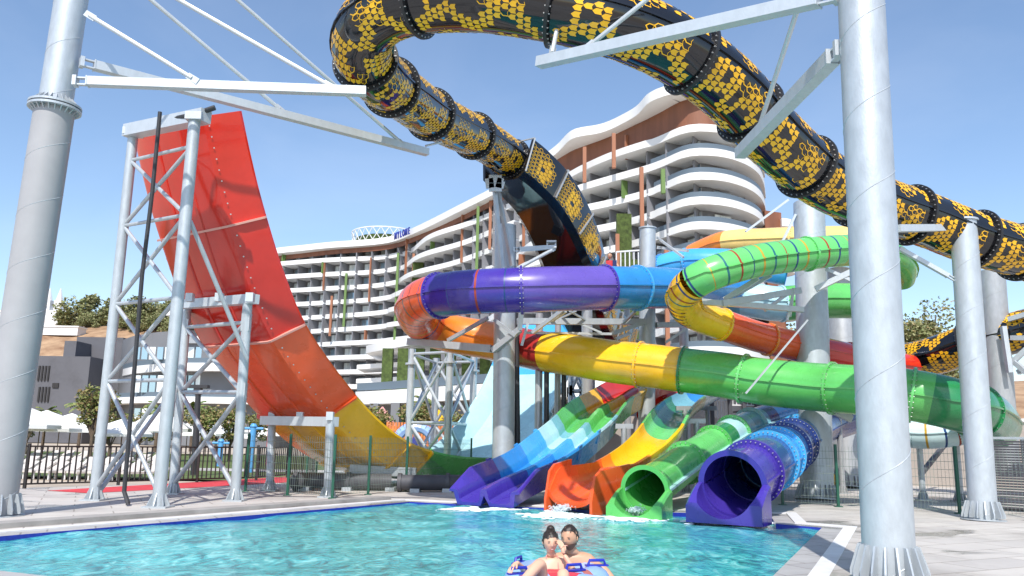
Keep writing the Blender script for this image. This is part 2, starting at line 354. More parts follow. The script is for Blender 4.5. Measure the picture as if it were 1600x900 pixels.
# ---------------------------------------------------------------- ground, pool
def pxy(px, py, z=0.0): g = gnd(px, py, z); return (g.x, g.y)
A_, B_, C_, D_ = pxy(0, 836), (-2.9, 22.0), pxy(1284, 823), pxy(1205, 900)
dAB = (Vector(B_) - Vector(A_)).normalized(); dCD = (Vector(D_) - Vector(C_)).normalized()
A2 = Vector(A_) - dAB * 4.2
POOL = [A2, Vector(A_), Vector(pxy(640, 783)), Vector(pxy(950, 797)), Vector(pxy(1203, 803)), Vector(pxy(1212, 817)), Vector(C_), Vector(D_), Vector(D_) + dCD * 8,
        Vector((-1.5, 4.0)), Vector((-3.6, 6.2)), Vector(pxy(175, 905)), Vector(pxy(90, 899)), Vector(pxy(0, 889)), Vector(pxy(-60, 878))]
def offset_poly(pts, d):
    n = len(pts); out = []; ar = sum(pts[i].x * pts[(i + 1) % n].y - pts[(i + 1) % n].x * pts[i].y for i in range(n)); sg = 1 if ar > 0 else -1
    for i in range(n):
        a, b, c = pts[i - 1], pts[i], pts[(i + 1) % n]
        e1, e2 = (b - a).normalized(), (c - b).normalized(); n1, n2 = Vector((e1.y, -e1.x)) * sg, Vector((e2.y, -e2.x)) * sg
        q = (n1 + n2).normalized(); out.append(b + q * d / max(0.35, q.dot(n1)))
    return out
def with_hole(name, outer, hole, z, m, kind='structure', skirt=0.0):
    loops = [[Vector((p[0], p[1], 0)) for p in outer], [Vector((p[0], p[1], 0)) for p in hole]]
    tri = tessellate_polygon(loops); vs = [(p.x, p.y, z) for l in loops for p in l]; mb = MB().add(vs, [tuple(t) for t in tri])
    if skirt:
        n = len(hole); k = len(mb.v)
        mb.add([(p[0], p[1], zz) for zz in (z, z - skirt) for p in hole], [(i, (i + 1) % n, n + (i + 1) % n, n + i) for i in range(n)])
        n = len(outer)
        mb.add([(p[0], p[1], zz) for zz in (z, z - 0.5) for p in outer], [(i, (i + 1) % n, n + (i + 1) % n, n + i) for i in range(n)])
    return mb.build(name, m, smooth=False, kind=kind)
c1, c2, c3 = offset_poly(POOL, 0.42), offset_poly(POOL, 0.68), offset_poly(POOL, 1.05)
deck_outer = [Vector(p) for p in ((-60, -25), (-60, 22), (-16.6, 24.2), (-9.8, 33), (-6.5, 41), (2, 52), (30, 62), (60, 62), (60, -25))]
with_hole('pool_deck', deck_outer, c2, 0.0, 'deck_stone')
with_hole('pool_coping_white', c2, c1, 0.004, 'coping_white')
with_hole('pool_coping', c1, POOL, -0.02, 'coping_grey')
mb = MB()
for i in range(len(c2)): pass
n = len(POOL)
mb.add([(p.x, p.y, z) for z in (-0.02, -1.4) for p in POOL], [(i, (i + 1) % n, n + (i + 1) % n, n + i) for i in range(n)])
mb.build('pool_wall_tiles', 'tile_blue', smooth=False, kind='structure')
mb = MB(); mb.add([(p.x, p.y, z) for z in (0.004, -0.02) for p in c1], [(i, (i + 1) % n, n + (i + 1) % n, n + i) for i in range(n)]); mb.build('pool_coping_edge', 'coping_white', smooth=False, kind='structure')
# raised kerb along the left side of the pool
mb = MB(); a, b = c2[0], c2[2]; d = (b - a).normalized(); nn = Vector((-d.y, d.x))
mb.poly([a + nn * 0.01, b + nn * 0.01 - d * 0.5, b + nn * 0.5 - d * 0.5, a + nn * 0.5], 0.002, 0.09); mb.build('pool_kerb', 'kerb_grey', smooth=False, kind='structure')
# water surface with real waves
mb = MB(); x0, x1, y0, y1 = -14, 9, 2, 24; step = 0.16; nx, ny = int((x1 - x0) / step), int((y1 - y0) / step)
rw = random.Random(3); waves = [(rw.uniform(0.6, 5.5), rw.uniform(0, 6.28), rw.uniform(0, 6.28)) for _ in range(26)]
def wz(x, y):
    h = 0
    for k, an, ph in waves: h += math.sin(k * (x * math.cos(an) + y * math.sin(an)) + ph) * 0.010 / (k ** 0.8)
    for mx, my in SPL:
        d2 = math.hypot(x - mx, y - my)
        if d2 < 3.5: h += 0.05 * math.exp(-d2) * math.sin(d2 * 7 + mx * 5)
    return h
SPL = [pxy(p, q, -0.085)[:2] for p, q in ((760, 794), (885, 800), (1000, 806), (1135, 815))]
vs = [(x0 + i * step, y0 + j * step, -0.085 + wz(x0 + i * step, y0 + j * step)) for j in range(ny + 1) for i in range(nx + 1)]
hull = offset_poly(POOL, 0.25)
def inside(x, y, pl):
    c = False; n = len(pl)
    for i in range(n):
        a, b = pl[i], pl[i - 1]
        if (a.y > y) != (b.y > y) and x < (b.x - a.x) * (y - a.y) / (b.y - a.y) + a.x: c = not c
    return c
fs = []
for j in range(ny):
    for i in range(nx):
        if inside(x0 + (i + .5) * step, y0 + (j + .5) * step, hull): k = j * (nx + 1) + i; fs.append((k, k + 1, k + nx + 2, k + nx + 1))
mb.add(vs, fs); mb.build('pool_water', 'pool_water', kind='structure', sharp=180)
# ground out to the horizon
MB().add([(-2500, -200, -0.12), (2500, -200, -0.12), (2500, 2600, -0.12), (-2500, 2600, -0.12)], [(0, 1, 2, 3)])
with_hole('ground', [Vector(p) for p in ((-2500, -200), (2500, -200), (2500, 2600), (-2500, 2600))], offset_poly(POOL, 0.9), -0.12, 'sand')
MB().add([(-60, 34, -0.05), (-11, 34, -0.05), (2, 60, -0.05), (2, 84, -0.05), (-80, 84, -0.05)], [(0, 1, 2, 3, 4)]).build('lawn', 'grass', smooth=False, kind='structure')
MB().add([(-80, 43, -0.044), (-6, 43, -0.044), (-4, 46.5, -0.044), (-80, 46.5, -0.044)], [(0, 1, 2, 3)]).build('path', 'deck_stone', smooth=False, kind='structure')
rp = [pxy(*p) for p in ((73, 767), (140, 771), (400, 757), (490, 751), (556, 747), (556, 740), (490, 742), (400, 748), (140, 763))]
MB().add([(p[0], p[1], 0.008) for p in rp], [tuple(range(len(rp)))]).build('red_carpet_strip', 'red_cloth', smooth=False, label='long red carpet strip lying on the deck beside the black railing', cat='carpet')

# ---------------------------------------------------------------- columns
def column(name, label, base, top, r, nfin=16, fin=(0.34, 0.75), pitch=1.25, matn='galvanised', collar=None, r2=None, group='steel columns carrying the slides', seam=True, cap=False):
    base, top = Vector(base), Vector(top); root = thing(name, label, 'column', base, group); r2 = r2 or r
    fin = (fin[0] if fin[0] < .2 else .15, min(fin[1], .45)); ax = (top - base); H = ax.length; t = ax.normalized(); sd = t.cross(Vector((0, 1, 0))).normalized(); u = sd.cross(t)
    def q(h, an, rr): return base + t * h + (sd * math.cos(an) + u * math.sin(an)) * rr
    hc = collar if collar else H; mb = MB(); n = 48
    def shaft(h0, h1, rr):
        mb.add([q(h, 2 * math.pi * k / n, rr) for h in (h0, h1) for k in range(n)], [(k, (k + 1) % n, n + (k + 1) % n, n + k) for k in range(n)] + [tuple(range(n, 2 * n))], 0)
    if collar:
        shaft(0, hc, r); mb.build('shaft', 'grey_paint' if matn == 'galvanised' and collar else matn, root); mb = MB(); shaft(hc, H, r2); mb.build('shaft', matn, root)
    else: shaft(0, H, r); mb.build('shaft', matn, root)
    if seam:   # spiral weld
        mb = MB(); pts = []; K = int(H / pitch * 28)
        for k in range(K + 1):
            h = 0.1 + k / 28 * pitch
            if h > H - 0.05: break
            rr = r if h < hc else r2; pts.append(q(h, -2 * math.pi * k / 28 - 1.2, rr))
        prof = [(0.007 * math.cos(a), 0.007 * math.sin(a)) for a in (0, 1.57, 3.14, 4.71)]
        mb.sweep(pts, prof); mb.build('spiral_weld', matn, root)
    mb = MB()
    mb.rod(base, base + t * 0.03, r + fin[0] + 0.02, n=40)
    mb.build('base_plate', matn, root)
    for k in range(nfin):
        an = 2 * math.pi * k / nfin; e = 0.03 / r; mb = MB()
        vs = []
        for da in (-0.012, 0.012):
            pr = [(0.06, r - 0.01), (0.06, r + fin[0]), (0.14, r + fin[0]), (fin[1], r + 0.05), (fin[1], r - 0.01)]
            vs += [q(h, an, rr) + (sd * -math.sin(an) + u * math.cos(an)) * da for h, rr in pr]
        mb.add(vs, [(4, 3, 2, 1, 0), (5, 6, 7, 8, 9)] + [(i, (i + 1) % 5, 5 + (i + 1) % 5, 5 + i) for i in range(5)])
        mb.build('base_fin', matn, root, smooth=False)
    if collar:
        mb = MB()
        for dh in (-0.05, 0.03):
            n2 = 48; vs = [q(hc + dh + e, 2 * math.pi * k / n2, rr) for e, rr in ((0, r - .02), (0, r + .13), (.05, r + .13), (.05, r - .02)) for k in range(n2)]
            mb.add(vs, [(a * n2 + k, a * n2 + (k + 1) % n2, ((a + 1) % 4) * n2 + (k + 1) % n2, ((a + 1) % 4) * n2 + k) for a in range(4) for k in range(n2)])
        for k in range(24):
            an = 2 * math.pi * k / 24
            for sgn, b_ in ((-1, -0.05), (1, 0.08)):
                vs = []
                for da in (-.01, .01): vs += [q(hc + h, an, rr) + (sd * -math.sin(an) + u * math.cos(an)) * da for h, rr in ((b_, r2 - .01), (b_, r + .10), (b_ + sgn * .17, r2 + .0))]
                mb.add(vs, [(0, 1, 2), (5, 4, 3), (0, 1, 4, 3), (1, 2, 5, 4), (2, 0, 3, 5)])
        mb.build('bolted_collar', matn, root, smooth=False)
    if cap: MB().rod(top, top + t * 0.05, r + 0.04, n=32).rod(top + t * 0.05, top + t * 0.2, 0.03).build('cap_plate', matn, root)
    return root
def hangle(root, a, b, w_=0.2, h_=0.2, m='painted_beam', nm='arm', joint=True):
    a, b = Vector(a), Vector(b); t = (b - a).normalized(); mb = MB().beam(a + t * 0.22, b, w_, h_)
    o = mb.build(nm, m, root, smooth=False)
    if joint:   # forked gusset plates at the column
        mj = MB(); sd = t.cross(Z).normalized(); u = sd.cross(t)
        for s_ in (-1, 1):
            mj.beam(a - t * 0.05 + u * s_ * (h_ / 2 - .02), a + t * 0.34 + u * s_ * (h_ / 2 - .02), w_ * 0.5, 0.03)
        mj.beam(a - t * 0.08, a + t * 0.0, w_ * 1.0, h_ * 1.15); mj.beam(a + t * 0.2, a + t * 0.225, w_ * 1.1, h_ * 1.1)
        mj.build('bracket', m, o, smooth=False)
    return o
def strut(root, a, b, r=0.045, m='painted_beam'):
    a, b = Vector(a), Vector(b); t = (b - a).normalized(); o = MB().rod(a, b, r, n=10).build('strut', m, root)
    mj = MB()
    mj.beam(b - t * 0.12, b + t * 0.16, 0.03, 0.14); mj.beam(a - t * 0.12, a + t * 0.16, 0.03, 0.14); mj.build('bracket', m, o, smooth=False); return o

YL = 17.0
cl = column('steel_column', 'thick steel column at the left edge, grey below its bolted collar and galvanised above', gnd(-12, 806), at(130, -120, YL + 0.3), 0.41, collar=(at(84, 168, YL + .25) - gnd(-12, 806)).length, r2=0.345, nfin=16)
for b_, e_, w_ in (((121, 127, 16.6), (572, 143, 17.2), .19), ((131, 98, 17.2), (668, 238, 22.8), .20)):
    hangle(cl, at(*b_), at(*e_), w_, w_)
for a_, b_ in (((140, 24, 16.8), (300, 122, 16.75)), ((112, -105, 16.9), (437, 170, 20)), ((112, -96, 16.8), (513, 133, 17.1)), ((122, -218, 16.8), (628, 224, 22.2))):
    strut(cl, at(*a_), at(*b_), 0.05)
# pipe brace from the arm up to the tube flange
MB().rod(at(665, 228, 22.8), at(690, 222, 23.2), 0.03, n=8).build('hanger', 'painted_beam', cl)

YR = gnd(1391, 908).y
cr = column('steel_column', 'huge galvanised column nearest the camera right of the pool', gnd(1391, 910), at(1339, -130, YR), 0.315, nfin=18, fin=(0.36, 0.62))
hangle(cr, at(1302, -6, YR + .1), at(842, 98, 15.0), .20, .20); hangle(cr, at(1312, 78, YR + .2), at(1156, 240, 15.6), .21, .21)
for a_, b_ in (((1110, -80, 13.2), (920, 72, 14.5)), ((1247, 12, 12.4), (1184, 205, 15.2)), ((893, -70, 15.3), (863, 82, 15.0))): strut(cr, at(*a_), at(*b_), 0.045)

YC = 30.0
cm = column('steel_column', 'galvanised column with a flat top in front of the tall ramp, black pipe beside it', at(786, 757, YC), at(790, 353, YC), 0.40, nfin=16)
MB().rod(at(809, 757, 30.3), at(806, 480, 30.3), .11).build('drain_pipe', 'dark_pipe', cm)
c2_ = column('steel_column', 'slim galvanised column behind the blue tube and the yellow tube', at(1010, 735, 31), at(1012, 358, 31), 0.31, nfin=14, cap=True)
hangle(c2_, at(1028, 372, 30.6), at(1068, 402, 29.5), .08, .08); hangle(c2_, at(1030, 387, 30.6), at(1075, 392, 29.5), .1, .1)
Y2 = gnd(1277, 778).y
c3_ = column('steel_column', 'wide galvanised column beside the dark blue tube, behind the mesh fence', gnd(1277, 780), at(1264, 318, Y2), 0.53, nfin=22, fin=(0.36, 0.62))
Y3 = gnd(1322, 760).y
c4_ = column('steel_column', 'wide galvanised column half hidden behind the nearest one, above the yellow box', gnd(1322, 762), at(1312, 424, Y3), 0.62, matn='galvanised_dull', nfin=18)
Y4 = gnd(1536, 812).y
c5_ = column('steel_column', 'slender galvanised column near the right edge, two arms to the snake tube', gnd(1537, 813), at(1505, 347, Y4), 0.32, nfin=16, fin=(0.3, 0.55), cap=True)
hangle(c5_, at(1488, 356, Y4), at(1402, 357, 19), .17, .17); hangle(c5_, at(1492, 437, Y4), at(1405, 388, 20.5), .11, .11)
c6_ = column('steel_column', 'matt grey column at the right edge with an open bracket frame', at(1573, 745, 29), at(1549, 424, 29), 0.44, matn='galvanised_dull', nfin=16)
for a_, b_ in (((1566, 502, 28.5), (1625, 485, 27.5)), ((1570, 528, 28.5), (1625, 528, 27.5)), ((1572, 575, 28.5), (1632, 520, 27.5)), ((1566, 500, 28.2), (1578, 582, 28.2)), ((1578, 560, 28.4), (1625, 600, 27.5)), ((1582, 586, 28.4), (1625, 566, 27.5))):
    hangle(c6_, at(*a_), at(*b_), .16, .16, joint=False)

# ---------------------------------------------------------------- snake-skin tube
def snake_scales(P, U, fr, i0, i1, r, mb, seclen):
    """yellow scales: hexagons in rows round the tube, filled or outlined, in a repeated figure"""
    rr_ = random.Random(i0 * 7 + 1)
    cum = [0]
    for i in range(i0, i1): cum.append(cum[-1] + (P[i + 1] - P[i]).length)
    L_ = cum[-1]
    def pos(s_, v_, lift):
        s_ = max(0, min(L_, s_)); j = 0
        k = min(len(cum) - 2, int(s_ / L_ * (len(cum) - 1)))
        while k > 0 and cum[k] > s_: k -= 1
        while k < len(cum) - 2 and cum[k + 1] < s_: k += 1
        f = (s_ - cum[k]) / (cum[k + 1] - cum[k]); p = P[i0 + k].lerp(P[i0 + k + 1], f); sd = fr[i0 + k][1].lerp(fr[i0 + k + 1][1], f); u = fr[i0 + k][2].lerp(fr[i0 + k + 1][2], f)
        an = -math.pi / 2 + v_ / r; return p + (sd * math.cos(an) + u * math.sin(an)) * (r + lift)
    circ = 2 * math.pi * r; nrow = 34; b = circ / nrow; ncol = max(4, round((L_ - 0.3) / 0.158)); pitch = (L_ - 0.3) / ncol; a = pitch / 0.75
    for ci in range(ncol):
        s_ = 0.15 + (ci + 0.5) * pitch; fa = (ci + 0.5) / ncol
        for ri in range(nrow):
            v_ = (ri + (0.5 if ci % 2 else 0)) * b
            if v_ > circ / 2: v_ -= circ
            bb = abs(v_) / (circ / 2)
            tri = abs(((fa * 2 + (0.0 if v_ > 0 else 0.5)) % 1) * 2 - 1)
            if 0.45 < bb < 0.53: continue        # side seam
            st = 0
            if abs(bb - (0.04 + 0.30 * tri)) < 0.092: st = 1
            d1 = math.hypot((fa - 0.28) * L_, (bb - 0.36) * circ / 2 * 1.15)
            if st == 0 and d1 < 0.46: st = 2
            d2 = math.hypot((fa - 0.78) * L_, (bb - 0.33) * circ / 2)
            if d2 < 0.42: st = 1 if d2 > 0.13 else 0
            d3 = math.hypot((fa - 0.5) * L_, (bb - 0.72) * circ / 2)
            if bb > .53 and abs(bb - (0.62 + 0.26 * tri)) < 0.092: st = 1
            if d3 < 0.42: st = 1 if d3 < 0.3 else 2
            if st == 0 and rr_.random() < 0.03: st = 2
            if st == 0 and bb > 0.6 and rr_.random() < 0.092: st = 1
            if not st: continue
            hx_ = [(.54, 0), (.25, .5), (-.34, .5), (-.22, 0), (-.34, -.5), (.25, -.5)]
            if st == 1:
                q = [pos(s_ + x * a * .86, v_ + y * b * .84, 0.006) for x, y in hx_]; mb.add(q, [tuple(range(6))], 1)
            else:
                o_ = [pos(s_ + x * a * 1.0, v_ + y * b * 1.0, 0.006) for x, y in hx_]; n_ = [pos(s_ + x * a * .76, v_ + y * b * .72, 0.006) for x, y in hx_]
                mb.add(o_ + n_, [(k, (k + 1) % 6, 6 + (k + 1) % 6, 6 + k) for k in ((0, 1, 2, 3, 4, 5) if rr_.random() < 0.45 else (0, 1, 2, 3) if rr_.random() < .5 else (0, 1, 2))], 1)

SN = [(1760, 452, 24), (1690, 432, 23), (1600, 396, 21.8), (1520, 372, 21.2), (1450, 345, 20.8), (1370, 318, 20), (1285, 279, 19), (1203, 209, 17.6), (1140, 140, 16.6), (1073, 88, 15.9), (1005, 52, 15.5),
      (930, 26, 15.3), (860, 11, 15.4), (780, -1, 15.6), (700, -3, 16.0), (625, 8, 16.5), (575, 40, 17.2), (567, 86, 18.1), (596, 124, 19.4), (635, 152, 21.2), (672, 178, 23), (712, 199, 24.8), (752, 218, 26.6), (786, 240, 28.2), (812, 262, 29.2)]
SR = 0.70
P, U = smooth_path([at(*p) for p in SN], 0.22); fr = frames(P)
snake = thing('water_slide', 'giant black tube slide with yellow snake scales looping overhead', 'water slide', (P[0].x, P[0].y, 0))
def screen(p):
    d = CR.transposed() @ (Vector(p) - EYEP); return 800 - 0 + d.x / -d.z * F, 450 - d.y / -d.z * F
FLX = [(1588, 396), (1528, 374), (1425, 338), (1345, 300), (1262, 262), (1170, 176), (1076, 90), (868, 12), (656, 2), (575, 90), (612, 138), (672, 180), (742, 214), (800, 250)]
idx = [min(range(len(P)), key=lambda i: math.hypot(screen(P[i])[0] - x, screen(P[i])[1] - y)) for x, y in FLX]
idx = sorted(set(idx)); ends = [0] + idx + [len(P) - 1]
ends = [ends[0]] + [e for k, e in enumerate(ends[1:]) if e - ends[k] > 2]
big = []
for k in range(len(ends) - 1):       # split very long spans once, as the photograph's joints do
    big.append(ends[k])
big.append(ends[-1])
for k in range(len(big) - 1):
    i0, i1 = big[k], big[k + 1]
    if i1 <= i0: continue
    sec = MB().sweep(P[i0:i1 + 1], ringprof(SR, 36, 0.04), caps=False, fr=fr[i0:i1 + 1])
    L_ = sum((P[i + 1] - P[i]).length for i in range(i0, i1)); nsub = max(1, round(L_ / 3.2))
    for q in range(nsub): snake_scales(P, U, fr, i0 + (i1 - i0) * q // nsub, i0 + (i1 - i0) * (q + 1) // nsub, SR, sec, 3)
    sec.build('tube_section', ['black', 'scale_yellow'], snake)
for i in idx: flange(P, fr, i, SR, snake, 'black_flange', wid=0.11, th=0.07, bolts=34, brad=.014)
# the same slide ends in a steep open trough
TP = [(790, 252, 28.5), (812, 270, 29.2), (843, 303, 30.2), (870, 350, 31.3), (890, 402, 32.4), (904, 458, 33.8), (925, 505, 35.5), (960, 535, 38)]
TPp, TU = smooth_path([at(*p) for p in TP], 0.25); tfr = frames(TPp)
wdt = lambda i: 0.84 + 0.12 * math.sin(math.pi * min(1, i / 40))
def tprof(i):
    w_ = wdt(i); return [(-w_ - .22, .66), (-w_, -.55), (-w_ + .2, -.72), (w_ - .2, -.72), (w_, -.55), (w_ + .22, .66), (w_ + .30, .66), (w_ + .32, .60), (w_ + .09, -.60), (w_ - .15, -.82), (-w_ + .15, -.82), (-w_ - .09, -.60), (-w_ - .32, .60), (-w_ - .30, .66)]
mb = MB().sweep(TPp, tprof, fr=tfr); rr_ = random.Random(5)
for c in range(int(len(TPp) * 0.25 / 0.2)):
    s_ = (c + .5) * 0.2; k = min(len(TPp) - 2, int(s_ / 0.25)); p = TPp[k].lerp(TPp[k + 1], (s_ / 0.25) % 1); t, sd, u = tfr[k]; w_ = wdt(k)
    for ri in range(8):
        h = (ri + .5 + (.5 if c % 2 else 0)) / 8.5; 
        if h > 0.93: continue
        fa = (s_ % 1.95) / 1.95; d = math.hypot((fa - .5) * 1.95, (h - .42) * 1.2)
        st = 1 if .13 < d < .42 else (0 if d <= .13 else (2 if fa < .4 or d < .6 else 0))
        if not st: continue
        def wp(ds, dh): hh = h + dh; return p + t * ds + sd * (w_ + .10 + .235 * hh) + u * (-.60 + 1.2 * hh)
        hx_ = [(.125, 0), (.06, .055), (-.06, .055), (-.125, 0), (-.06, -.05), (.06, -.05)]
        if st == 1: mb.add([wp(x, y) for x, y in hx_], [tuple(range(6))], 1)
        else: mb.add([wp(x, y) for x, y in hx_] + [wp(x * .72, y * .72) for x, y in hx_], [(k2, (k2 + 1) % 6, 6 + (k2 + 1) % 6, 6 + k2) for k2 in range(6)], 1)
trough = mb.build('open_trough', ['black', 'scale_yellow'], snake)
for k in range(0, len(TPp) - 8, 8):      # ribs round the wall
    t, sd, u = tfr[k]; w_ = wdt(k); mb = MB()
    mb.beam(TPp[k] + sd * (w_ + .14) + u * -.6, TPp[k] + sd * (w_ + .36) + u * .68, .06, .05); mb.beam(TPp[k] + sd * (w_ + .34) + u * .7, TPp[k] + sd * (-w_ - .34) + u * .7, .04, .04); mb.build('rib', 'galvanised_dull', trough, smooth=False)
# posts and props under the trough
tp = thing('support_post', 'pair of thin steel props holding up the start of the black trough', 'post', at(785, 740, 29), 'trough supports')
for a_, b_ in (((773, 296, 28.6), (785, 420, 28.8)), ((778, 296, 28.6), (800, 415, 29.4))): MB().beam(at(*a_), at(*b_), .13, .13).build('prop', 'galvanised', tp, smooth=False)
mb = MB()
for a_, b_ in (((764, 280, 28.4), (784, 280, 28.4)), ((764, 293, 28.4), (784, 293, 28.4)), ((764, 279, 28.4), (766, 294, 28.4)), ((784, 279, 28.4), (780, 294, 28.4))): mb.beam(at(*a_), at(*b_), .08, .3)
mb.build('clamp', 'painted_beam', tp, smooth=False)
hangle(cm, at(803, 390, 29.8), at(867, 386, 30.6), .16, .16); strut(cm, at(812, 418, 29.8), at(862, 391, 30.5), .07)
MB().beam(at(854, 378, 30.6), at(869, 378, 30.6), .3, .06).beam(at(854, 387, 30.6), at(869, 387, 30.6), .3, .06).beam(at(855, 378, 30.6), at(855, 387, 30.6), .06, .06).beam(at(868, 378, 30.6), at(868, 387, 30.6), .06, .06).build('clamp', 'painted_beam', cm, smooth=False)
# a lower reach of the same slide seen between the right columns
P2, U2 = smooth_path([at(*p) for p in ((1372, 566, 33), (1425, 564, 32), (1470, 553, 31), (1520, 536, 30), (1575, 523, 29), (1660, 500, 28), (1740, 480, 27))], 0.25); fr2 = frames(P2)
low = thing('water_slide', 'lower reach of the black and yellow snake tube behind the right columns', 'water slide', (P2[0].x, P2[0].y, 0))
for k in range(0, len(P2) - 8, 14):
    e = min(len(P2) - 1, k + 14); sec = MB().sweep(P2[k:e + 1], ringprof(.72, 30, .04), caps=False, fr=fr2[k:e + 1]); snake_scales(P2, U2, fr2, k, e, .72, sec, 3); sec.build('tube_section', ['black', 'scale_yellow'], low); flange(P2, fr2, k, .72, low, 'black_flange', bolts=24, brad=.014, wid=.1)
# ---------------------------------------------------------------- the tall U-shaped ramp
RU = Vector((0.56, 0.83)).normalized(); RP = (-7.15, 22.8)
RIM = [(372, 175), (388, 250), (407, 325), (440, 430), (480, 520), (555, 622), (613, 677), (667, 703), (733, 714), (796, 708), (842, 662), (876, 604), (902, 530), (912, 480)]
rim = [onplane(x, y, RP, RU) for x, y in RIM]
rp_, ru_ = smooth_path(rim, 0.3); rfr = frames(rp_)
RW, WALL = 3.24, 0.78     # floor width, wall height measured square to the floor
nearside = 1
print('ramp', [tuple(round(c, 1) for c in p) for p in rim])
def rprof(th=0.0):
    # side (+) is the near wall; u points to the inside of the U
    a0 = 0.0; fl = 0.5
    inner = [(0.05, 0.0), (-0.02, -0.05), (-fl * .72, -WALL * .62), (-fl, -WALL * .94), (-fl - .14, -WALL), (-fl - RW + .14, -WALL), (-fl - RW, -WALL * .94), (-fl - RW - fl * .28, -WALL * .62), (-2 * fl - RW + .02, -.05), (-2 * fl - RW - .05, 0.0)]
    outer = [(x, y - 0.10) if 2 < k < 7 else (x + (0.09 if k <= 2 else -0.09), y - 0.03) for k, (x, y) in enumerate(inner)]
    outer[0] = (0.15, 0.0); outer[1] = (0.15, -0.07); outer[-1] = (inner[-1][0] - .10, 0.0); outer[-2] = (inner[-1][0] - .10, -.07)
    return inner + outer[::-1]
ramp = thing('water_slide', 'towering U-shaped ramp, red and orange fading to yellow, green and aqua', 'water slide', (rp_[0].x, rp_[0].y, 0))
secs = [(3.35, 'red'), (4.75, 'orange_red'), (7.0, 'yellow'), (9.35, 'deep_green'), (11.1, 'aqua'), (13, 'sky_blue')]
secs = [(0.0, None), (2.2, 'red'), (3.9, 'red'), (4.93, 'orange_red'), (6.35, 'yellow'), (7.1, 'yellow'), (9.2, 'green'), (10.3, 'aqua'), (11.5, 'aqua'), (13, 'sky_blue')]
rpr = rprof()
for k in range(1, len(secs)):
    i0, i1 = near(ru_, secs[k - 1][0]), near(ru_, secs[k][0]); pan = MB().sweep(rp_[i0:i1 + 1], rpr, fr=rfr[i0:i1 + 1]).build('ramp_section', secs[k][1], ramp)
    # joint lip between sections
    t, sd, u = rfr[i1]; lip = [(x + (0.05 if x > -1 else (-.05 if x < -3.5 else 0)), y - 0.05) for x, y in rpr[10:]]
    mb = MB(); q = [rp_[i1] - t * .03, rp_[i1] + t * .03]; mb.sweep(q, [(x * 1.0, y) for x, y in rpr[10:]] + [(x + (.07 if x > -.5 else (-.07 if x < -3.6 else 0)), y - .07) for x, y in rpr[10:]][::-1], fr=[rfr[i1]] * 2)
    mb.build('joint_lip', 'joint_seal' if k < 3 else secs[k][1], pan, smooth=False)
    mb = MB()       # bolts down both edges of the floor and stiffening ribs
    for i in range(i0, i1, 1):
        t, sd, u = rfr[i]
        for x in (-.5 + .1, -.5 - RW - .1): mb.rod(rp_[i] + sd * x + u * (-WALL * .93 - .02), rp_[i] + sd * (x + (.02 if x > -1 else -.02)) + u * (-WALL * .93 - .03), .022, n=6)
    mb.build('bolt_row', 'bolt', pan)
    for x in (-.5 - RW * .33, -.5 - RW * .67):
        mb = MB(); mb.sweep([rp_[i] + rfr[i][1] * x + rfr[i][2] * (-WALL - .11) for i in range(i0, i1 + 1)], [(-.07, .02), (-.05, -.03), (.05, -.03), (.07, .02)], fr=rfr[i0:i1 + 1]); mb.build('stiffener', secs[k][1], pan)
def tubepost(root, a, b, r, nm='leg', m='galvanised', foot=True):
    a, b = Vector(a), Vector(b); o = MB().rod(a, b, r, n=20).build(nm, m, root)
    if foot:
        mb = MB().box((a.x, a.y, a.z + .02), (r * 3.8, r * 3.8, .04))
        for k in range(8):
            an = math.pi * k / 4; d = Vector((math.cos(an), math.sin(an), 0)); nn = Vector((-d.y, d.x, 0)) * .012; pr = [a + d * r * .95 + Z * .04, a + d * r * 1.8 + Z * .04, a + d * r * 1.8 + Z * .07, a + d * r * .95 + Z * .34]
            mb.add([p + nn for p in pr] + [p - nn for p in pr], [(0, 1, 2, 3), (7, 6, 5, 4)] + [(i, (i + 1) % 4, 4 + (i + 1) % 4, 4 + i) for i in range(4)])
        mb.build('foot', m, o, smooth=False)
    return o
def bracing(root, a0, a1, b0, b1, fr_, r=.06, m='galvanised'):
    """X braces and ties between two legs (a0-a1 and b0-b1), at the given height fractions"""
    a0, a1, b0, b1 = map(Vector, (a0, a1, b0, b1))
    for k in range(len(fr_) - 1):
        p, q, r_, s_ = a0.lerp(a1, fr_[k]), b0.lerp(b1, fr_[k + 1]), b0.lerp(b1, fr_[k]), a0.lerp(a1, fr_[k + 1])
        MB().rod(p, q, r, n=10).build('brace', m, root); MB().rod(r_, s_, r, n=10).build('brace', m, root)
        MB().rod(s_, q, r * .9, n=10).build('tie', m, root)
        for c in (s_, q): MB().box(c, (r * 3.4, r * 3.4, .5)).build('gusset', m, root, smooth=False)
YA, YB = gnd(147, 782).y, gnd(247, 792).y
tw = thing('support_tower', 'tall braced steel tower holding the red top of the ramp', 'tower', gnd(200, 785), 'ramp towers')
LA, LB = (gnd(147, 782), at(208, 214, YA)), (gnd(247, 793), at(304, 190, YB))
YD = gnd(270, 771).y
tubepost(tw, *LA, .135); tubepost(tw, *LB, .15)
FR_ = [0.03, 0.31, 0.52, 0.74, 0.93]
bracing(tw, LA[0], LA[1], LB[0], LB[1], FR_, .055)
MB().beam(at(200, 206, YA), at(322, 181, YB), .34, .34).build('cross_beam', 'painted_beam', tw, smooth=False)
for c_ in (at(208, 207, YA), at(306, 184, YB)): MB().box(c_, (.42, .4, .2)).build('bearing_plate', 'painted_beam', tw, smooth=False)
MB().pipe([at(198, 202, YA - .1), at(240, 192, YA - .5), at(300, 180, YB), at(336, 168, YB)], .07).build('spray_pipe', 'dark_pipe', tw)
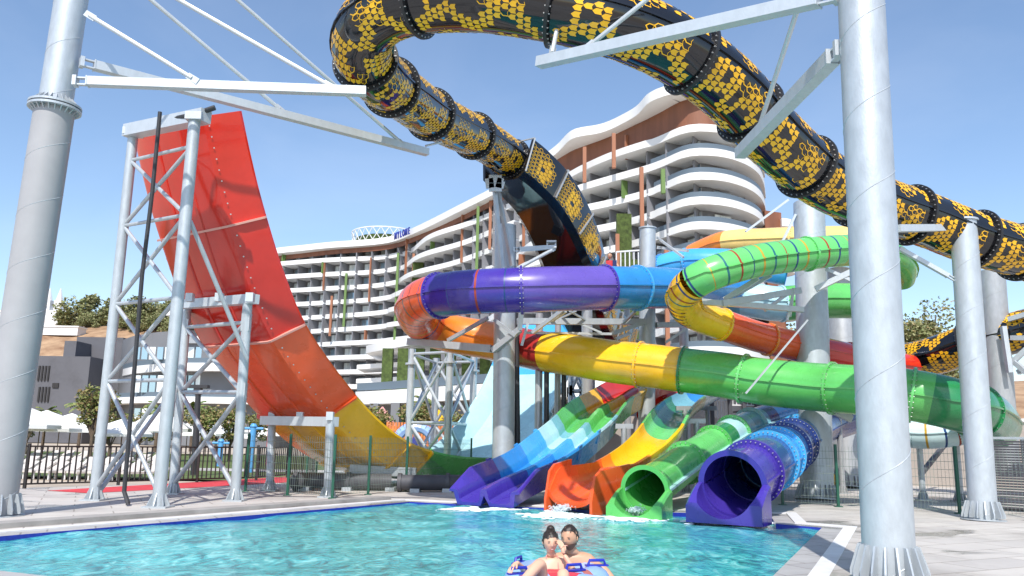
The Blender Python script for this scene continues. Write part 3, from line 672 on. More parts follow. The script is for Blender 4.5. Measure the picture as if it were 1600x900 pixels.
MB().pipe([at(200, 789, 20.2), at(200, 786, 20.2), at(194, 768, 20.4), at(200, 700, 20.4), at(222, 430, 20.2), at(238, 300, 20.2), at(250, 175, 20.1)], .052).build('riser_pipe', 'dark_pipe', tw)
tm = thing('support_tower', 'shorter four-legged braced tower under the middle of the red ramp', 'tower', gnd(320, 778), 'ramp towers')
LC, LD = (gnd(270, 772), at(292, 484, YD)), (gnd(367, 783), at(387, 474, gnd(367, 783).y))
tubepost(tm, *LC, .13); tubepost(tm, *LD, .13)
MB().beam(at(285, 476, YD - .3), at(399, 467, gnd(367, 783).y - .2), .26, .26).build('cross_beam', 'painted_beam', tm, smooth=False)
for px in (297, 343, 391): MB().box(at(px, 465, 21.6 + (391 - px) * .02), (.2, .2, .24)).build('clamp', 'painted_beam', tm, smooth=False)
bracing(tm, LC[0], LC[1], LD[0], LD[1], [0.05, 0.54, 0.9], .065)
# braces that tie the two towers together
for a_, b_ in (((297, 345, YB + .2), (386, 560, 22)), ((250, 775, YB), (275, 600, YD)), ((150, 775, YA), (270, 610, YD))): MB().rod(at(*a_), at(*b_), .06, n=10).build('brace', 'galvanised', tm)
ts = thing('goalpost_support', 'low galvanised goalpost frame under the yellow foot of the ramp', 'support', gnd(467, 772), 'ramp towers')
yl, yr_ = gnd(421, 766).y, gnd(513, 777).y
tubepost(ts, gnd(421, 767), at(425, 662, yl), .13); tubepost(ts, gnd(512, 777), at(516, 662, yr_), .13)
MB().beam(at(411, 657, yl), at(524, 659, yr_), .24, .28).build('cross_beam', 'painted_beam', ts, smooth=False)
for px in (425, 469, 516): MB().box(at(px, 650, yl + (px - 425) / 91 * (yr_ - yl)), (.2, .2, .24)).build('clamp', 'painted_beam', ts, smooth=False)
# fat pipes lying under the ramp
for q, lb in ((((462, 760, 27), (480, 752, 27.6), (545, 748, 27.8), (612, 747, 28)), 'fat dark grey water pipe with a bent end lying under the yellow ramp'), (((625, 750, 27.5), (650, 748, 27.6), (700, 746, 28), (780, 742, 29)), 'fat dark grey water pipe running under the green foot of the ramp')):
    t_ = thing('water_pipe', lb, 'pipe', gnd(q[1][0], 765), 'pipes under the ramp'); a = [at(*p) for p in q]
    for p in a: p.z = .30
    MB().pipe(smooth_path(a, .3)[0], .25, 16).build('pipe', 'grey_pipe', t_)
    for p in (a[0], a[2]): MB().rod(p - Vector((.06, 0, 0)), p + Vector((.06, 0, 0)), .30, n=20).build('pipe_collar', 'grey_pipe', t_)
    for p in a[1:]: MB().box((p.x, p.y, .06), (.3, .7, .12)).build('saddle', 'galvanised', t_, smooth=False)
bl = thing('floor_beam', 'horizontal steel beam on short legs beneath the lowest point of the ramp', 'beam', gnd(600, 760)); MB().beam(at(547, 733, 28.5), at(650, 738, 28.5), .25, .3).build('beam', 'galvanised', bl, smooth=False)
for px in (556, 598, 643): p = at(px, 740, 28.5); MB().beam(p, (p.x, p.y, 0), .16, .16).build('leg', 'galvanised', bl, smooth=False)

# ---------------------------------------------------------------- closed tube slides
pts = [at(*p) for p in ((1150, 452, 34), (1095, 452, 31.5), (1040, 450, 29.5), (990, 450, 28.4), (940, 450, 27.6), (880, 451, 27.0), (820, 453, 26.8), (760, 455, 27.0), (705, 459, 27.4), (664, 468, 28.4), (650, 484, 29.8), (662, 505, 31.3), (700, 520, 32.2), (760, 531, 32.2),
      (830, 546, 31.0), (900, 556, 29.6), (960, 565, 28.8), (1020, 572, 28.2), (1065, 578, 27.8), (1130, 586, 27.2), (1190, 596, 26.6), (1255, 603, 26.0), (1320, 608, 25.2), (1390, 613, 24.4), (1440, 620, 24), (1500, 634, 23.8), (1534, 646, 25), (1556, 664, 27), (1570, 690, 30))]
tube_slide('water_slide', 'big rainbow tube, blue and purple above, looping back through orange, yellow and green', pts, 0.75,
    [(2.9, 'blue'), (4.0, 'blue'), (6.0, 'lit_purple'), (8.4, 'purple', 0.9), (11.3, 'orange_red', 0.42), (13.6, 'orange'), (14.4, 'deep_red'), (16.6, 'yellow'), (18.0, 'yellow'), (21.7, 'green'), (24.3, 'green'), (27, 'deep_green')],  # lighter purple span: light falling on the tube put into its colour
    [(2.9, 'sky_blue'), (4.0, 'purple'), (6.0, 'purple'), (8.4, 'purple'), (16.6, 'yellow'), (18.0, 'deep_green'), (19.6, 'light_green'), (21.7, 'green'), (23.8, 'light_green'), (25.6, 'deep_green')], wid=.07, brad=.012, bolt='galvanised_dull')
pts = [at(*p) for p in ((1406, 434, 29), (1408, 418, 28.4), (1392, 402, 27.6), (1350, 393, 26.8), (1310, 392, 26), (1250, 398, 25.4), (1180, 408, 24.8), (1120, 424, 24.4), (1085, 441, 24.6), (1068, 460, 25.2), (1074, 482, 26), (1100, 497, 26.6), (1130, 508, 27), (1180, 525, 27.6), (1240, 540, 28.2), (1300, 553, 29), (1360, 566, 30), (1420, 575, 31))]
tube_slide('water_slide', 'narrower striped tube, light green turning yellow at its bend then orange and red', pts, 0.52,
    [(3, 'green'), (8.2, 'light_green', .42), (11.0, 'yellow', .2), (12.0, 'yellow'), (14.3, 'orange_red'), (17, 'red')], [(4.9, 'light_green'), (12.0, 'yellow'), (13.4, 'orange'), (15.4, 'red')], wid=.05, brad=.006)
tube_slide('water_slide', 'pale yellow and coral tube high behind the striped green tube', [at(*p) for p in ((1085, 400, 40), (1112, 388, 39), (1140, 380, 38), (1200, 377, 37), (1270, 375, 36), (1340, 375, 35), (1400, 378, 35))], .62,
    [(1.9, 'orange'), (6, 'pale_yellow')], [(3.5, 'pale_yellow')], wid=.05)
tube_slide('water_slide', 'bright blue tube curving behind the slim column and the striped tube', [at(*p) for p in ((1010, 432, 37), (1035, 420, 36), (1065, 412, 35.5), (1110, 410, 35), (1170, 414, 34.5), (1230, 424, 34))], .62,
    [(1.2, 'navy'), (5, 'sky_blue')], [(1.2, 'blue'), (2.2, 'sky_blue')], wid=.06)
tube_slide('water_slide', 'pale teal tube passing behind the yellow bend, ending in green', [at(*p) for p in ((1075, 462, 35), (1110, 458, 34.2), (1160, 466, 33.6), (1205, 474, 33.2), (1230, 474, 33.2), (1280, 470, 33), (1330, 470, 33))], .72,
    [(1.3, 'sky_blue'), (2.0, 'teal'), (3.7, 'aqua'), (6, 'green')], [(1.3, 'blue'), (3.7, 'aqua')], wid=.05)
tube_slide('water_slide', 'pale aqua tube with dark stripes below the green tube at right', [at(*p) for p in ((1375, 668, 28), (1420, 676, 27.6), (1460, 677, 27.2), (1498, 671, 27), (1530, 657, 26.6))], .50,
    [(3.1, 'pale_aqua', .4), (4, 'deep_green')], [(3.1, 'deep_green')], wid=.22)

# ---------------------------------------------------------------- slides that end in the pool
def mouth_block(root, P, fr, r, L_, matn, foam=True):
    """open run-out: half-round trough between flat-sided cheeks, in front of the tube mouth"""
    t, sd, u = fr[0]; n = 14; secs_ = []
    tt = Vector((t.x, t.y, 0)).normalized(); s2 = tt.cross(Z); path, profs = [], []
    for k in range(7):
        f = k / 6; top = 0.05 + 0.0 * f - (0.62 * r) * (1 - f) ** 1.4
        prof = [(-r * 1.22, -r * 1.16), (-r * 1.22, top - .06), (-r * 1.14, top)]
        a0 = math.asin(max(-.95, min(.1, top / r)))
        prof += [(-r * math.cos(a0 + (-math.pi / 2 - a0) * j / n), r * math.sin(a0 + (-math.pi / 2 - a0) * j / n)) for j in range(n + 1)]
        prof += [(r * math.cos(a0 + (-math.pi / 2 - a0) * j / n), r * math.sin(a0 + (-math.pi / 2 - a0) * j / n)) for j in range(n - 1, -1, -1)]
        prof += [(r * 1.14, top), (r * 1.22, top - .06), (r * 1.22, -r * 1.16)]
        path.append(P[0] - tt * L_ * (1 - f)); profs.append(prof)
    return MB().sweep(path, lambda i: profs[i], fr=[(tt, s2, Z)] * 7).build('run_out', matn, root)
def splash(x, y, r, n, name='foam', h=0.05, lab='white foam where a slide pours into the pool', seed=1):
    q = random.Random(seed); mb = MB()
    for _ in range(n):
        a = q.uniform(0, 6.28); d = r * abs(q.gauss(0, .5)); cx_, cy_ = x + math.cos(a) * d * 1.6, y + math.sin(a) * d * .8; c = (cx_, cy_, -.075 + wz(cx_, cy_) + q.uniform(0, h) * max(0, 1 - d / r)); s_ = q.uniform(.015, .065)
        mb.ball(c, s_, 6, 4, sc=(2.2, 1.6, .45))
    o_ = random.Random(seed + 50); ph = [o_.uniform(0, 6.28) for _ in range(4)]; nr, na = 7, 40; vs = [(x, y, -.03 + wz(x, y))]
    for i in range(1, nr + 1):
        for k in range(na):
            a = 2 * math.pi * k / na; rr_ = r * i / nr * (1 + .22 * math.sin(3 * a + ph[0]) + .14 * math.sin(7 * a + ph[1]) + .08 * math.sin(13 * a + ph[2])); X_, Y_ = x + 1.5 * rr_ * math.cos(a), y + .95 * rr_ * math.sin(a); vs.append((X_, Y_, -.065 + wz(X_, Y_) + .05 * (1 - i / nr) * o_.random() - .02 * (i == nr)))
    fs_ = [(0, 1 + k, 1 + (k + 1) % na) for k in range(na)] + [(1 + (i - 1) * na + k, 1 + i * na + k, 1 + i * na + (k + 1) % na, 1 + (i - 1) * na + (k + 1) % na) for i in range(1, nr) for k in range(na)]
    mb.add(vs, fs_, 1)
    return mb.build(name, ['foam', 'foam_sheet'], kind='stuff', label=lab, cat='foam')
gp = [at(*p) for p in ((1008, 766, 20.9), (1034, 748, 22.2), (1072, 722, 24.0), (1110, 698, 25.8), (1150, 675, 27.6), (1190, 658, 29.2), (1232, 645, 30.8), (1290, 632, 33))]
g, P, U, fr = tube_slide('water_slide', 'straight green tube with an open round mouth at the pool edge', gp, .52,
    [(1.0, 'green'), (2.0, 'light_green'), (3.1, 'light_green'), (3.6, 'deep_green'), (4.2, 'aqua'), (4.8, 'teal'), (5.2, 'navy'), (5.8, 'sky_blue'), (7, 'blue')],
    [(0, 'green'), (2.0, 'light_green'), (3.1, 'green'), (3.9, 'light_green'), (4.6, 'aqua')], wid=.10, bolts=24)
mouth_block(g, P, fr, .56, .95, 'green'); P_g = P
for sg in (-1, 1): MB().sweep([p + f[1] * sg * .56 for p, f in zip(P, fr)], [(-.06, -.03), (.06, -.03), (.06, .03), (-.06, .03)], fr=fr).build('edge_rail', 'aqua', g)
pp = [at(*p) for p in ((1145, 758, 19.5), (1171, 740, 20.6), (1198, 722, 21.9), (1222, 705, 24.2), (1242, 691, 26.6), (1260, 678, 29.2), (1288, 664, 31.5), (1330, 650, 33))]
g2, P, U, fr = tube_slide('water_slide', 'wide dark blue tube whose black mouth opens at the right end of the pool', pp, .69,
    [(1.2, 'purple'), (2.1, 'navy'), (3.1, 'blue'), (4.2, 'navy'), (5.2, 'blue'), (7, 'navy')], [(0, 'purple'), (1.2, 'purple'), (2.1, 'sky_blue'), (2.6, 'sky_blue'), (3.1, 'navy'), (3.8, 'navy'), (4.5, 'sky_blue')], wid=.12, bolts=40)
mouth_block(g2, P, fr, .71, .75, 'purple')
for rt_ in ((g, P_g, .5), (g2, P, .67)): MB().rod(rt_[1][-1], rt_[1][-1] + (rt_[1][-1] - rt_[1][-2]), rt_[2], n=24).build('light_stop', 'navy', rt_[0])  # unseen discs added to keep daylight out of both tubes
# twin-lane mat slide
tl = [at(*p) for p in ((757, 785, 22.3), (790, 768, 23.2), (825, 749, 24.3), (860, 728, 25.4), (890, 704, 26.6), (912, 681, 27.8), (930, 662, 29), (950, 645, 30.2), (973, 630, 31.5), (1000, 617, 33), (1040, 604, 34.5), (1075, 594, 36))]
P, U = smooth_path(tl, .2); fr = frames(P)
twin = thing('water_slide', 'twin-lane open slide, purple at the pool then blue, aqua, green, yellow and red', 'water slide', (P[0].x, P[0].y, 0))
def twinprof(h, w_=.98):
    lane = lambda c: [(c + .36, .26), (c + .32, .05), (c + .24, -.02), (c - .24, -.02), (c - .32, .05), (c - .36, .26)]
    inner = [(w_ + .10, h), (w_ + .04, h), (w_ - .12, .30)] + lane(.47) + [(.07, .34), (-.07, .34)] + lane(-.47) + [(-w_ + .12, .30), (-w_ - .04, h), (-w_ - .10, h)]
    outer = [(-w_ - .12, h - .06), (-w_ + .02, .24), (-w_ + .1, -.10), (-.14, -.10), (0, .18), (.14, -.10), (w_ - .1, -.10), (w_ - .02, .24), (w_ + .12, h - .06)]
    return inner + outer
bnd = [(0, None), (1.9, 'purple'), (3.1, 'blue'), (4.0, 'sky_blue'), (4.9, 'aqua'), (5.4, 'teal'), (6.4, 'green'), (6.9, 'light_green'), (8.0, 'yellow'), (11, 'red')]
for k in range(1, len(bnd)):
    i0, i1 = near(U, bnd[k - 1][0]), near(U, bnd[k][0])
    # every section is a shallow step: the trough humps slightly at its joints
    def pf(i): x = (i + i0) / 16; return twinprof(.62 + .10 * math.sin(i0 * .3) * 0 - (.30 * max(0, 1 - (i + i0) / 5)))
    q = [P[i] + Z * (.035 * math.sin(2 * math.pi * i / 19)) for i in range(i0, i1 + 1)]
    MB().sweep(q, pf, fr=fr[i0:i1 + 1]).build('slide_section', bnd[k][1], twin)
    if k in (1, 2, 3): 
        for sg in (-1, 1): MB().sweep(q[-2:], [(sg * .98 - .03, .25), (sg * .98 + .03, .25), (sg * 1.1 + .02, .66), (sg * 1.1 - .04, .66)], fr=fr[i1 - 1:i1 + 1]).build('joint_rib', bnd[k][1], twin, smooth=False)
# orange half-round slide
ol = [at(*p) for p in ((892, 788, 21.4), (922, 775, 22.1), (952, 760, 23), (982, 742, 24), (1010, 721, 25), (1030, 699, 26), (1042, 679, 27.2), (1054, 661, 28.5), (1070, 646, 30), (1092, 633, 31.5), (1116, 620, 32.8), (1138, 606, 34))]
P, U = smooth_path(ol, .2); fr = frames(P)
orr = thing('water_slide', 'open half-round slide, orange at the pool then yellow, green and blue above', 'water slide', (P[0].x, P[0].y, 0))
def uprof(w_, h, n=12):
    pr = [(w_ * math.cos(math.pi * k / n) * -1, -h * math.sin(math.pi * k / n) ** .8 + h - .0) for k in range(n + 1)]
    pr = [(w_ + .09, h - .02), (w_ + .02, h)] + pr[::-1][0:] + [(-w_ - .02, h), (-w_ - .09, h - .02)]
    o_ = [(x * 1.10, y - .09) for x, y in pr[3:-3]]
    return pr + [(-w_ - .09, h - .10)] + o_[::-1] + [(w_ + .09, h - .10)]
bnd = [(0, None), (1.6, 'orange_red'), (2.7, 'orange_red'), (3.2, 'orange'), (5.6, 'yellow'), (6.4, 'light_green'), (8.3, 'deep_green'), (9.2, 'teal'), (11, 'blue')]  # deep green span: shade on the green put into its colour
for k in range(1, len(bnd)):
    i0, i1 = near(U, bnd[k - 1][0]), near(U, bnd[k][0])
    def pf(i):
        f = min(1, (i + i0) / 12); return uprof(.60, .55 + .35 * (1 - f) - (.55 * (1 - min(1, (i + i0) / 2.5))))
    MB().sweep(P[i0:i1 + 1], pf, fr=fr[i0:i1 + 1]).build('slide_section', bnd[k][1], orr)
# flat-sided cheeks of the orange run-out
t, sd, u = fr[0]; tt = Vector((t.x, t.y, 0)).normalized(); s2 = tt.cross(Z)
for sg in (-1, 1):
    c0 = P[0]; pr = [(-.15, -.35), (-.15, .10), (.02, .70), (.25, .84), (1.0, .93), (1.7, 1.0), (1.7, .72), (1.1, .35), (.85, -.2), (.85, -.35)]
    a = [c0 + tt * x + Z * y + s2 * sg * (.66 if True else 0) for x, y in pr]; b = [p + s2 * sg * .07 for p in a]; n = len(pr)
    if sg > 0: MB().add(a + b, [tuple(range(n)), tuple(range(2 * n - 1, n - 1, -1))] + [(i, (i + 1) % n, n + (i + 1) % n, n + i) for i in range(n)]).build('cheek', 'orange_red', orr, smooth=False)
    else: 
        pr = [(-.15, -.35), (-.15, .10), (.02, .80), (.25, .98), (1.0, 1.1), (1.0, -.35)]; n = len(pr); a = [c0 + tt * x + Z * y - s2 * .66 for x, y in pr]; b = [p - s2 * .07 for p in a]
        MB().add(a + b, [tuple(range(n)), tuple(range(2 * n - 1, n - 1, -1))] + [(i, (i + 1) % n, n + (i + 1) % n, n + i) for i in range(n)]).build('cheek', 'orange_red', orr, smooth=False)
# a red flume glimpsed past the slim column
rf = tube_slide('water_slide', 'dark red flume showing under the yellow tube right of the slim column', [at(*p) for p in ((1010, 655, 36), (1030, 632, 36.5), (1055, 620, 37.5), (1085, 605, 39))], .5, [(3, 'red')], [(1, 'deep_red')], wid=.05)
# small posts under the four pool slides
def small_post(px, y0, y1, Y, r, m, lab, grp='posts under the slides', arm=None):
    t_ = thing('support_post', lab, 'post', at(px, y1, Y), grp); p = at(px, y0, Y); b_ = Vector((p.x, p.y, 0))
    tubepost(t_, b_, p, r, 'shaft', m, True)
    if arm: MB().beam(at(arm[0], y0 - 2, Y), at(arm[1], y0 - 2, Y), .16, .16).build('crosshead', m, t_, smooth=False)
    return t_
small_post(843, 490, 752, 30.8, .14, 'galvanised_dull', 'bare steel post between the big column and the twin-lane slide', arm=None)
small_post(872, 505, 745, 31.2, .12, 'galvanised_dull', 'bare steel post standing beside the black pipe under the yellow tube')
t_ = thing('support_post', 'blue-grey thicker post under the yellow tube behind the twin-lane slide', 'post', at(918, 740, 33), 'posts under the slides'); tubepost(t_, at(918, 742, 33), at(917, 470, 33), .22, 'shaft', 'galvanised_dull')
for px, Y, lab in ((854, 30.4, 'black vertical pipe left of its twin under the red part of the tube'), (881, 30.6, 'black vertical pipe right of its twin under the yellow tube')):
    MB().rod((at(px, 745, Y).x, at(px, 745, Y).y, 0), at(px, 560, Y), .095).build('drain_pipe', 'dark_pipe', label=lab, cat='pipe', group='black pipes')
for px, y0, y1, Y, lab in ((975, 668, 748, 27.6, 'short dark post under the right edge of the twin-lane slide'), (1088, 660, 748, 27.8, 'dark post beneath the green part of the half-round slide'), (1070, 640, 740, 30, 'short post behind the half-round slide'), (1105, 640, 735, 32, 'grey post under the blue end of the half-round slide'), (1038, 728, 768, 24.6, 'stubby post under the yellow part of the half-round slide'), (985, 742, 782, 23.0, 'stubby post under the orange run-out'), (935, 742, 775, 24.2, 'stubby post beneath the purple run-out'), (1095, 742, 775, 23.6, 'stubby post under the straight green tube'), (1150, 705, 760, 26, 'dark post under the middle of the straight green tube'), (1310, 640, 745, 31, 'post between the two wide columns holding the green tube'), (1436, 690, 752, 28, 'pale post under the striped aqua tube at right'), (1493, 690, 752, 27.5, 'dark post under the green collar of the striped aqua tube')):
    small_post(px, y0, y1, Y, .12 if Y < 27.9 and px > 1300 else .1, 'galvanised_dull' if px not in (1436,) else 'galvanised', lab, arm=(px - 14, px + 14))
small_post(1068, 500, 740, 36, .2, 'galvanised', 'white-lit post behind the yellow bend, rising beside the green hotel wall')
# braced lattice towers behind the loop
def lattice(name, lab, legs, top, r=.16, fr_=(0.0, .18, .48, .78, 1)):
    root = thing(name, lab, 'tower', (legs[0][0], legs[0][1], 0), 'lattice towers')
    L_ = [(Vector((x, y, 0)), Vector((x, y, top))) for x, y in legs]
    for a, b in L_: tubepost(root, a, b, r); 
    for a, b in L_: MB().rod(b - Z * .7, b - Z * .62, r + .12).build('bolted_collar', 'galvanised', root)
    for i, j in ((0, 1), (1, 3), (3, 2), (2, 0)): bracing(root, *L_[i], *L_[j], fr_, .07)
    return root
lx = [(at(638, 700, 36).x, 36), (at(699, 700, 35).x, 35), (at(677, 700, 40).x, 40), (at(737, 700, 39).x, 39)]
lattice('lattice_tower', 'four-legged braced tower behind the foot of the ramp, under the orange bend', lx, at(640, 545, 36).z, fr_=(.02, .43, .96))
lx = [(at(893, 700, 42).x, 42), (at(912, 700, 41.4).x, 41.4), (at(889, 700, 43.4).x, 43.4), (at(909, 700, 43).x, 43)]
lattice('lattice_tower', 'slim dark lattice mast seen through the gap under the yellow tube', lx, 9.5, .07, fr_=(0, .15, .3, .45, .6, .75, .9, 1))
# steel arms and frames that carry the tubes
fm = thing('tube_carrier', 'steel beams and braces carrying the orange bend from the big column', 'frame', at(765, 740, 31), 'tube carriers')
for a_, b_, w_ in (((638, 534, 31.2), (768, 545, 30), .26), ((700, 532, 31.0), (762, 497, 30), .13), ((770, 548, 29.6), (812, 515, 29), .2), ((812, 515, 29), (816, 470, 28.6), .16), ((773, 500, 29.4), (806, 525, 29), .12)):
    MB().beam(at(*a_), at(*b_), w_, w_).build('beam', 'galvanised', fm, smooth=False)
fm = thing('tube_carrier', 'long horizontal truss between two columns just below the purple tube', 'frame', at(1012, 740, 30), 'tube carriers')
for a_, b_, w_ in (((808, 502, 29.6), (1008, 503, 30.5), .22), ((815, 540, 29.4), (825, 505, 29.4), .1), ((832, 520, 29.6), (880, 484, 29), .12), ((860, 503, 29.8), (884, 486, 29), .1), ((975, 503, 30), (992, 487, 29), .1), ((958, 520, 30), (1005, 505, 30.5), .14), ((985, 520, 30), (962, 530, 29.5), .1), ((1025, 508, 31), (1130, 506, 32), .2), ((1040, 535, 31), (1075, 512, 31), .1), ((823, 520, 30), (965, 522, 30.2), .09), ((900, 503, 30), (940, 520, 30), .07), ((870, 500, 30), (900, 486, 29.3), .06), ((915, 500, 30), (890, 486, 29.3), .06)):
    MB().beam(at(*a_), at(*b_), w_, w_).build('beam', 'galvanised', fm, smooth=False)
fm = thing('tube_carrier', 'bundle of pale steel arms fanning from the wide column toward the teal tube', 'frame', at(1262, 740, 27), 'tube carriers')
for a_, b_, w_ in (((1255, 484, 26.4), (1135, 474, 26), .17), ((1250, 454, 26.6), (1128, 474, 25.8), .2), ((1082, 470, 25.6), (1135, 475, 25.9), .18), ((1132, 468, 25.9), (1185, 435, 25.3), .14), ((1148, 462, 26), (1205, 430, 25.4), .11), ((1195, 485, 26.3), (1232, 458, 26.5), .1), ((1240, 450, 26.4), (1234, 495, 26.5), .08), ((1230, 500, 26.5), (1240, 455, 26.5), .07), ((1274, 452, 26.0), (1330, 425, 25.6), .18), ((1290, 420, 25.8), (1330, 438, 25.6), .1), ((1165, 615, 24.9), (1262, 500, 25.7), .045), ((1150, 618, 28.4), (1262, 617, 27.8), .22), ((1300, 640, 26), (1330, 655, 26), .22)):
    MB().beam(at(*a_), at(*b_), w_, w_).build('beam', 'painted_beam', fm, smooth=False)
fm = thing('tube_carrier', 'thin diagonal rods above the striped tube in front of the round hotel end', 'frame', at(1220, 740, 30), 'tube carriers')
for a_, b_, w_ in (((1232, 312, 30), (1165, 362, 30), .08), ((1243, 335, 28), (1219, 385, 28), .08)): MB().beam(at(*a_), at(*b_), w_, w_).build('rod', 'painted_beam', fm, smooth=False)
# a loading platform with white rail behind the purple tube, one bather on it
pf_ = thing('platform', 'high boarding platform with white railing behind the purple tube', 'platform', at(975, 742, 37))
pz = at(975, 436, 37).z; a, b = at(930, 440, 37), at(1000, 440, 37)
MB().beam((a.x - 1, 38, pz - .15), (b.x, 38, pz - .15), 3, .25).build('floor', 'galvanised_dull', pf_, smooth=False)
for x in (a.x, b.x - .4): MB().rod((x, 38.5, 0), (x, 38.5, pz), .15).build('leg', 'galvanised_dull', pf_)
mb = MB(); xs = at(963, 400, 36.5).x; xe = at(1002, 400, 36.5).x
mb.beam((xs, 36.5, pz + 1.15), (xe, 36.5, pz + 1.25), .07, .07); k = xs
while k < xe: mb.beam((k, 36.5, pz), (k, 36.5, pz + 1.15), .05, .05); k += .2
mb.build('railing', 'frame_white', pf_, smooth=False)
# cabin parts and stairs behind the half-round slide
st = thing('stair_tower', 'dark stair tower with white railings behind the half-round slide', 'stairs', at(1130, 738, 37))
for i in range(9): MB().box((at(1130, 600, 37).x - 1.6 + i * .35, 37, 1.2 + i * .28), (.5, 1.6, .07)).build('step', 'grey_pipe', st, smooth=False)
for px in (1112, 1140, 1162, 1182): p = at(px, 620, 36); MB().beam((p.x, 36, 0), (p.x, 36, 5.2), .16, .16).build('post', 'grey_pipe', st, smooth=False)
for px0, px1, z0, z1 in ((1110, 1140, 2.2, 3.6), (1140, 1185, 3.4, 4.8), (1085, 1112, 1.3, 2.5)):
    mb = MB(); x0, x1 = at(px0, 620, 36).x, at(px1, 620, 36).x; mb.beam((x0, 36.1, z1), (x1, 36.1, z1), .06, .06).beam((x0, 36.1, z0), (x1, 36.1, z0), .06, .06); x = x0
    while x < x1: mb.beam((x, 36.1, z0), (x, 36.1, z1), .035, .035); x += .16
    mb.build('railing', 'frame_white', st, smooth=False)
pump = thing('pump_house', 'low pale taupe block behind the pool slides', 'building', at(1080, 740, 40))
MB().box((at(1070, 700, 41).x, 42, 1.5), (11, 2.6, 3)).build('wall', 'wall_taupe', pump, smooth=False)

# ---------------------------------------------------------------- fences
def ray_line(pxs): return [Vector((*pxy(*p), 0)) for p in pxs]
bf = thing('railing', 'black vertical-bar railing along the left side of the deck', 'fence', gnd(38, 762))
ends_ = [Vector((-19.5, 20.5, 0)), Vector((*pxy(38, 763), 0)), Vector((*pxy(400, 751), 0)), Vector((*pxy(492, 742), 0))]
mb = MB(); posts = []
for a, b in zip(ends_, ends_[1:]):
    L_ = (b - a).length; n = int(L_ / .185)
    for k in range(n):
        p = a.lerp(b, k / n)
        if k % 16 == 0: MB().box((p.x, p.y, .68), (.08, .08, 1.36)).build('post', 'fence_black', bf, smooth=False)
        else: mb.box((p.x, p.y, .69), (.04, .04, 1.12))
    for z in (.13, 1.27): mb.beam(a + Z * z, b + Z * z, .05, .05)
mb.build('bars', 'fence_black', bf, smooth=False)
def mesh_fence(lab, pts, H=1.75, post_at=None, wirestep=.055):
    root = thing('mesh_fence', lab, 'fence', pts[0], 'green mesh fences')
    for a, b in zip(pts, pts[1:]):
        a, b = Vector(a), Vector(b); mb = MB(); n = int((b - a).length / (wirestep * 1.6))
        for k in range(n + 1): p = a.lerp(b, k / n); mb.rod(p + Z * .08, p + Z * (H - .06), .0045, n=4, caps=False)
        z = .08
        while z < H - .05: mb.rod(a + Z * z, b + Z * z, .0055, n=4, caps=False); z += .21
        mb.build('wire_panel', 'wire', root, smooth=False)
    for a in pts: a = Vector(a); MB().box((a.x, a.y, H / 2), (.07, .07, H)).box((a.x, a.y, .01), (.2, .2, .03)).build('post', 'fence_green', root, smooth=False)
    return root
mesh_fence('green mesh fence in front of the yellow and green foot of the ramp', [Vector((*pxy(*p), 0)) for p in ((383, 768), (449, 774), (519, 779), (575, 773), (634, 768), (735, 758))], H=1.78)
mesh_fence('short green mesh fence behind the goalpost frame', [Vector((*pxy(*p), 0)) for p in ((478, 754), (493, 751), (560, 747))], H=1.7)
mesh_fence('green mesh fence crossing the deck behind the right-hand columns', [Vector((*pxy(*p), 0)) for p in ((1223, 789), (1310, 792), (1400, 797), (1500, 803), (1620, 812))], H=1.75)
mesh_fence('far green mesh fence in front of the taupe wall at right', [Vector((*pxy(*p), 0)) for p in ((1240, 752), (1340, 754), (1447, 757), (1560, 760))], H=1.7)
sf = thing('slatted_screen', 'dark grey slatted screen fence at the right edge', 'fence', gnd(1545, 797)); a, b = Vector((*pxy(1545, 797), 0)), Vector((*pxy(1680, 806), 0))
mb = MB(); 
for k in range(26): mb.beam(a + Z * (.1 + k * .072), b + Z * (.1 + k * .072), .03, .05)
mb.build('slat_panel', 'grey_pipe', sf, smooth=False); MB().beam(a + Z * 2.0, b + Z * 2.0, .08, .07).build('top_rail', 'galvanised', sf, smooth=False); MB().beam(a + Vector((0, .1, .05)), b + Vector((0, .1, .05)), .02, .06).build('back_rail', 'grey_pipe', sf, smooth=False)
for f in (0, .5, 1): p = a.lerp(b, f); MB().box((p.x, p.y + .06, 1), (.08, .06, 2)).build('post', 'galvanised', sf, smooth=False)
# yellow box between the columns
yb = thing('tool_bucket', 'small yellow bucket on the deck between two wide columns', 'bucket', gnd(1305, 762)); p = gnd(1305, 762)
MB().rod(p, p + Z * .55, .16, .2).build('bucket', 'yellow', yb); MB().rod(p + Z * .55, p + Z * .62, .21, .19).build('lid', 'navy_cloth', yb)
# taupe retaining wall on the right
rw_ = thing('retaining_wall', 'smooth taupe retaining wall behind the right columns', 'wall', at(1430, 745, 38)); MB().add([], [])
MB().poly([(at(1330, 740, 40).x, 40), (at(1560, 740, 37).x, 37), (at(1750, 740, 35).x, 35), (at(1750, 740, 35).x, 35.6), (at(1560, 740, 37).x, 37.6), (at(1330, 740, 40).x, 40.6)], 0, 2.9).build('wall', 'wall_taupe', rw_, smooth=False)
MB().poly([(at(1330, 740, 40).x, 39.9), (at(1560, 740, 37).x, 36.9), (at(1750, 740, 35).x, 34.9), (at(1750, 740, 35).x, 35.7), (at(1560, 740, 37).x, 37.7), (at(1330, 740, 40).x, 40.7)], 2.903, 3.05).build('coping', 'coping_white', rw_, smooth=False)
MB().beam(at(1438, 742, 33), at(1480, 690, 36), .16, .16).build('prop', 'grey_pipe', rw_, smooth=False)

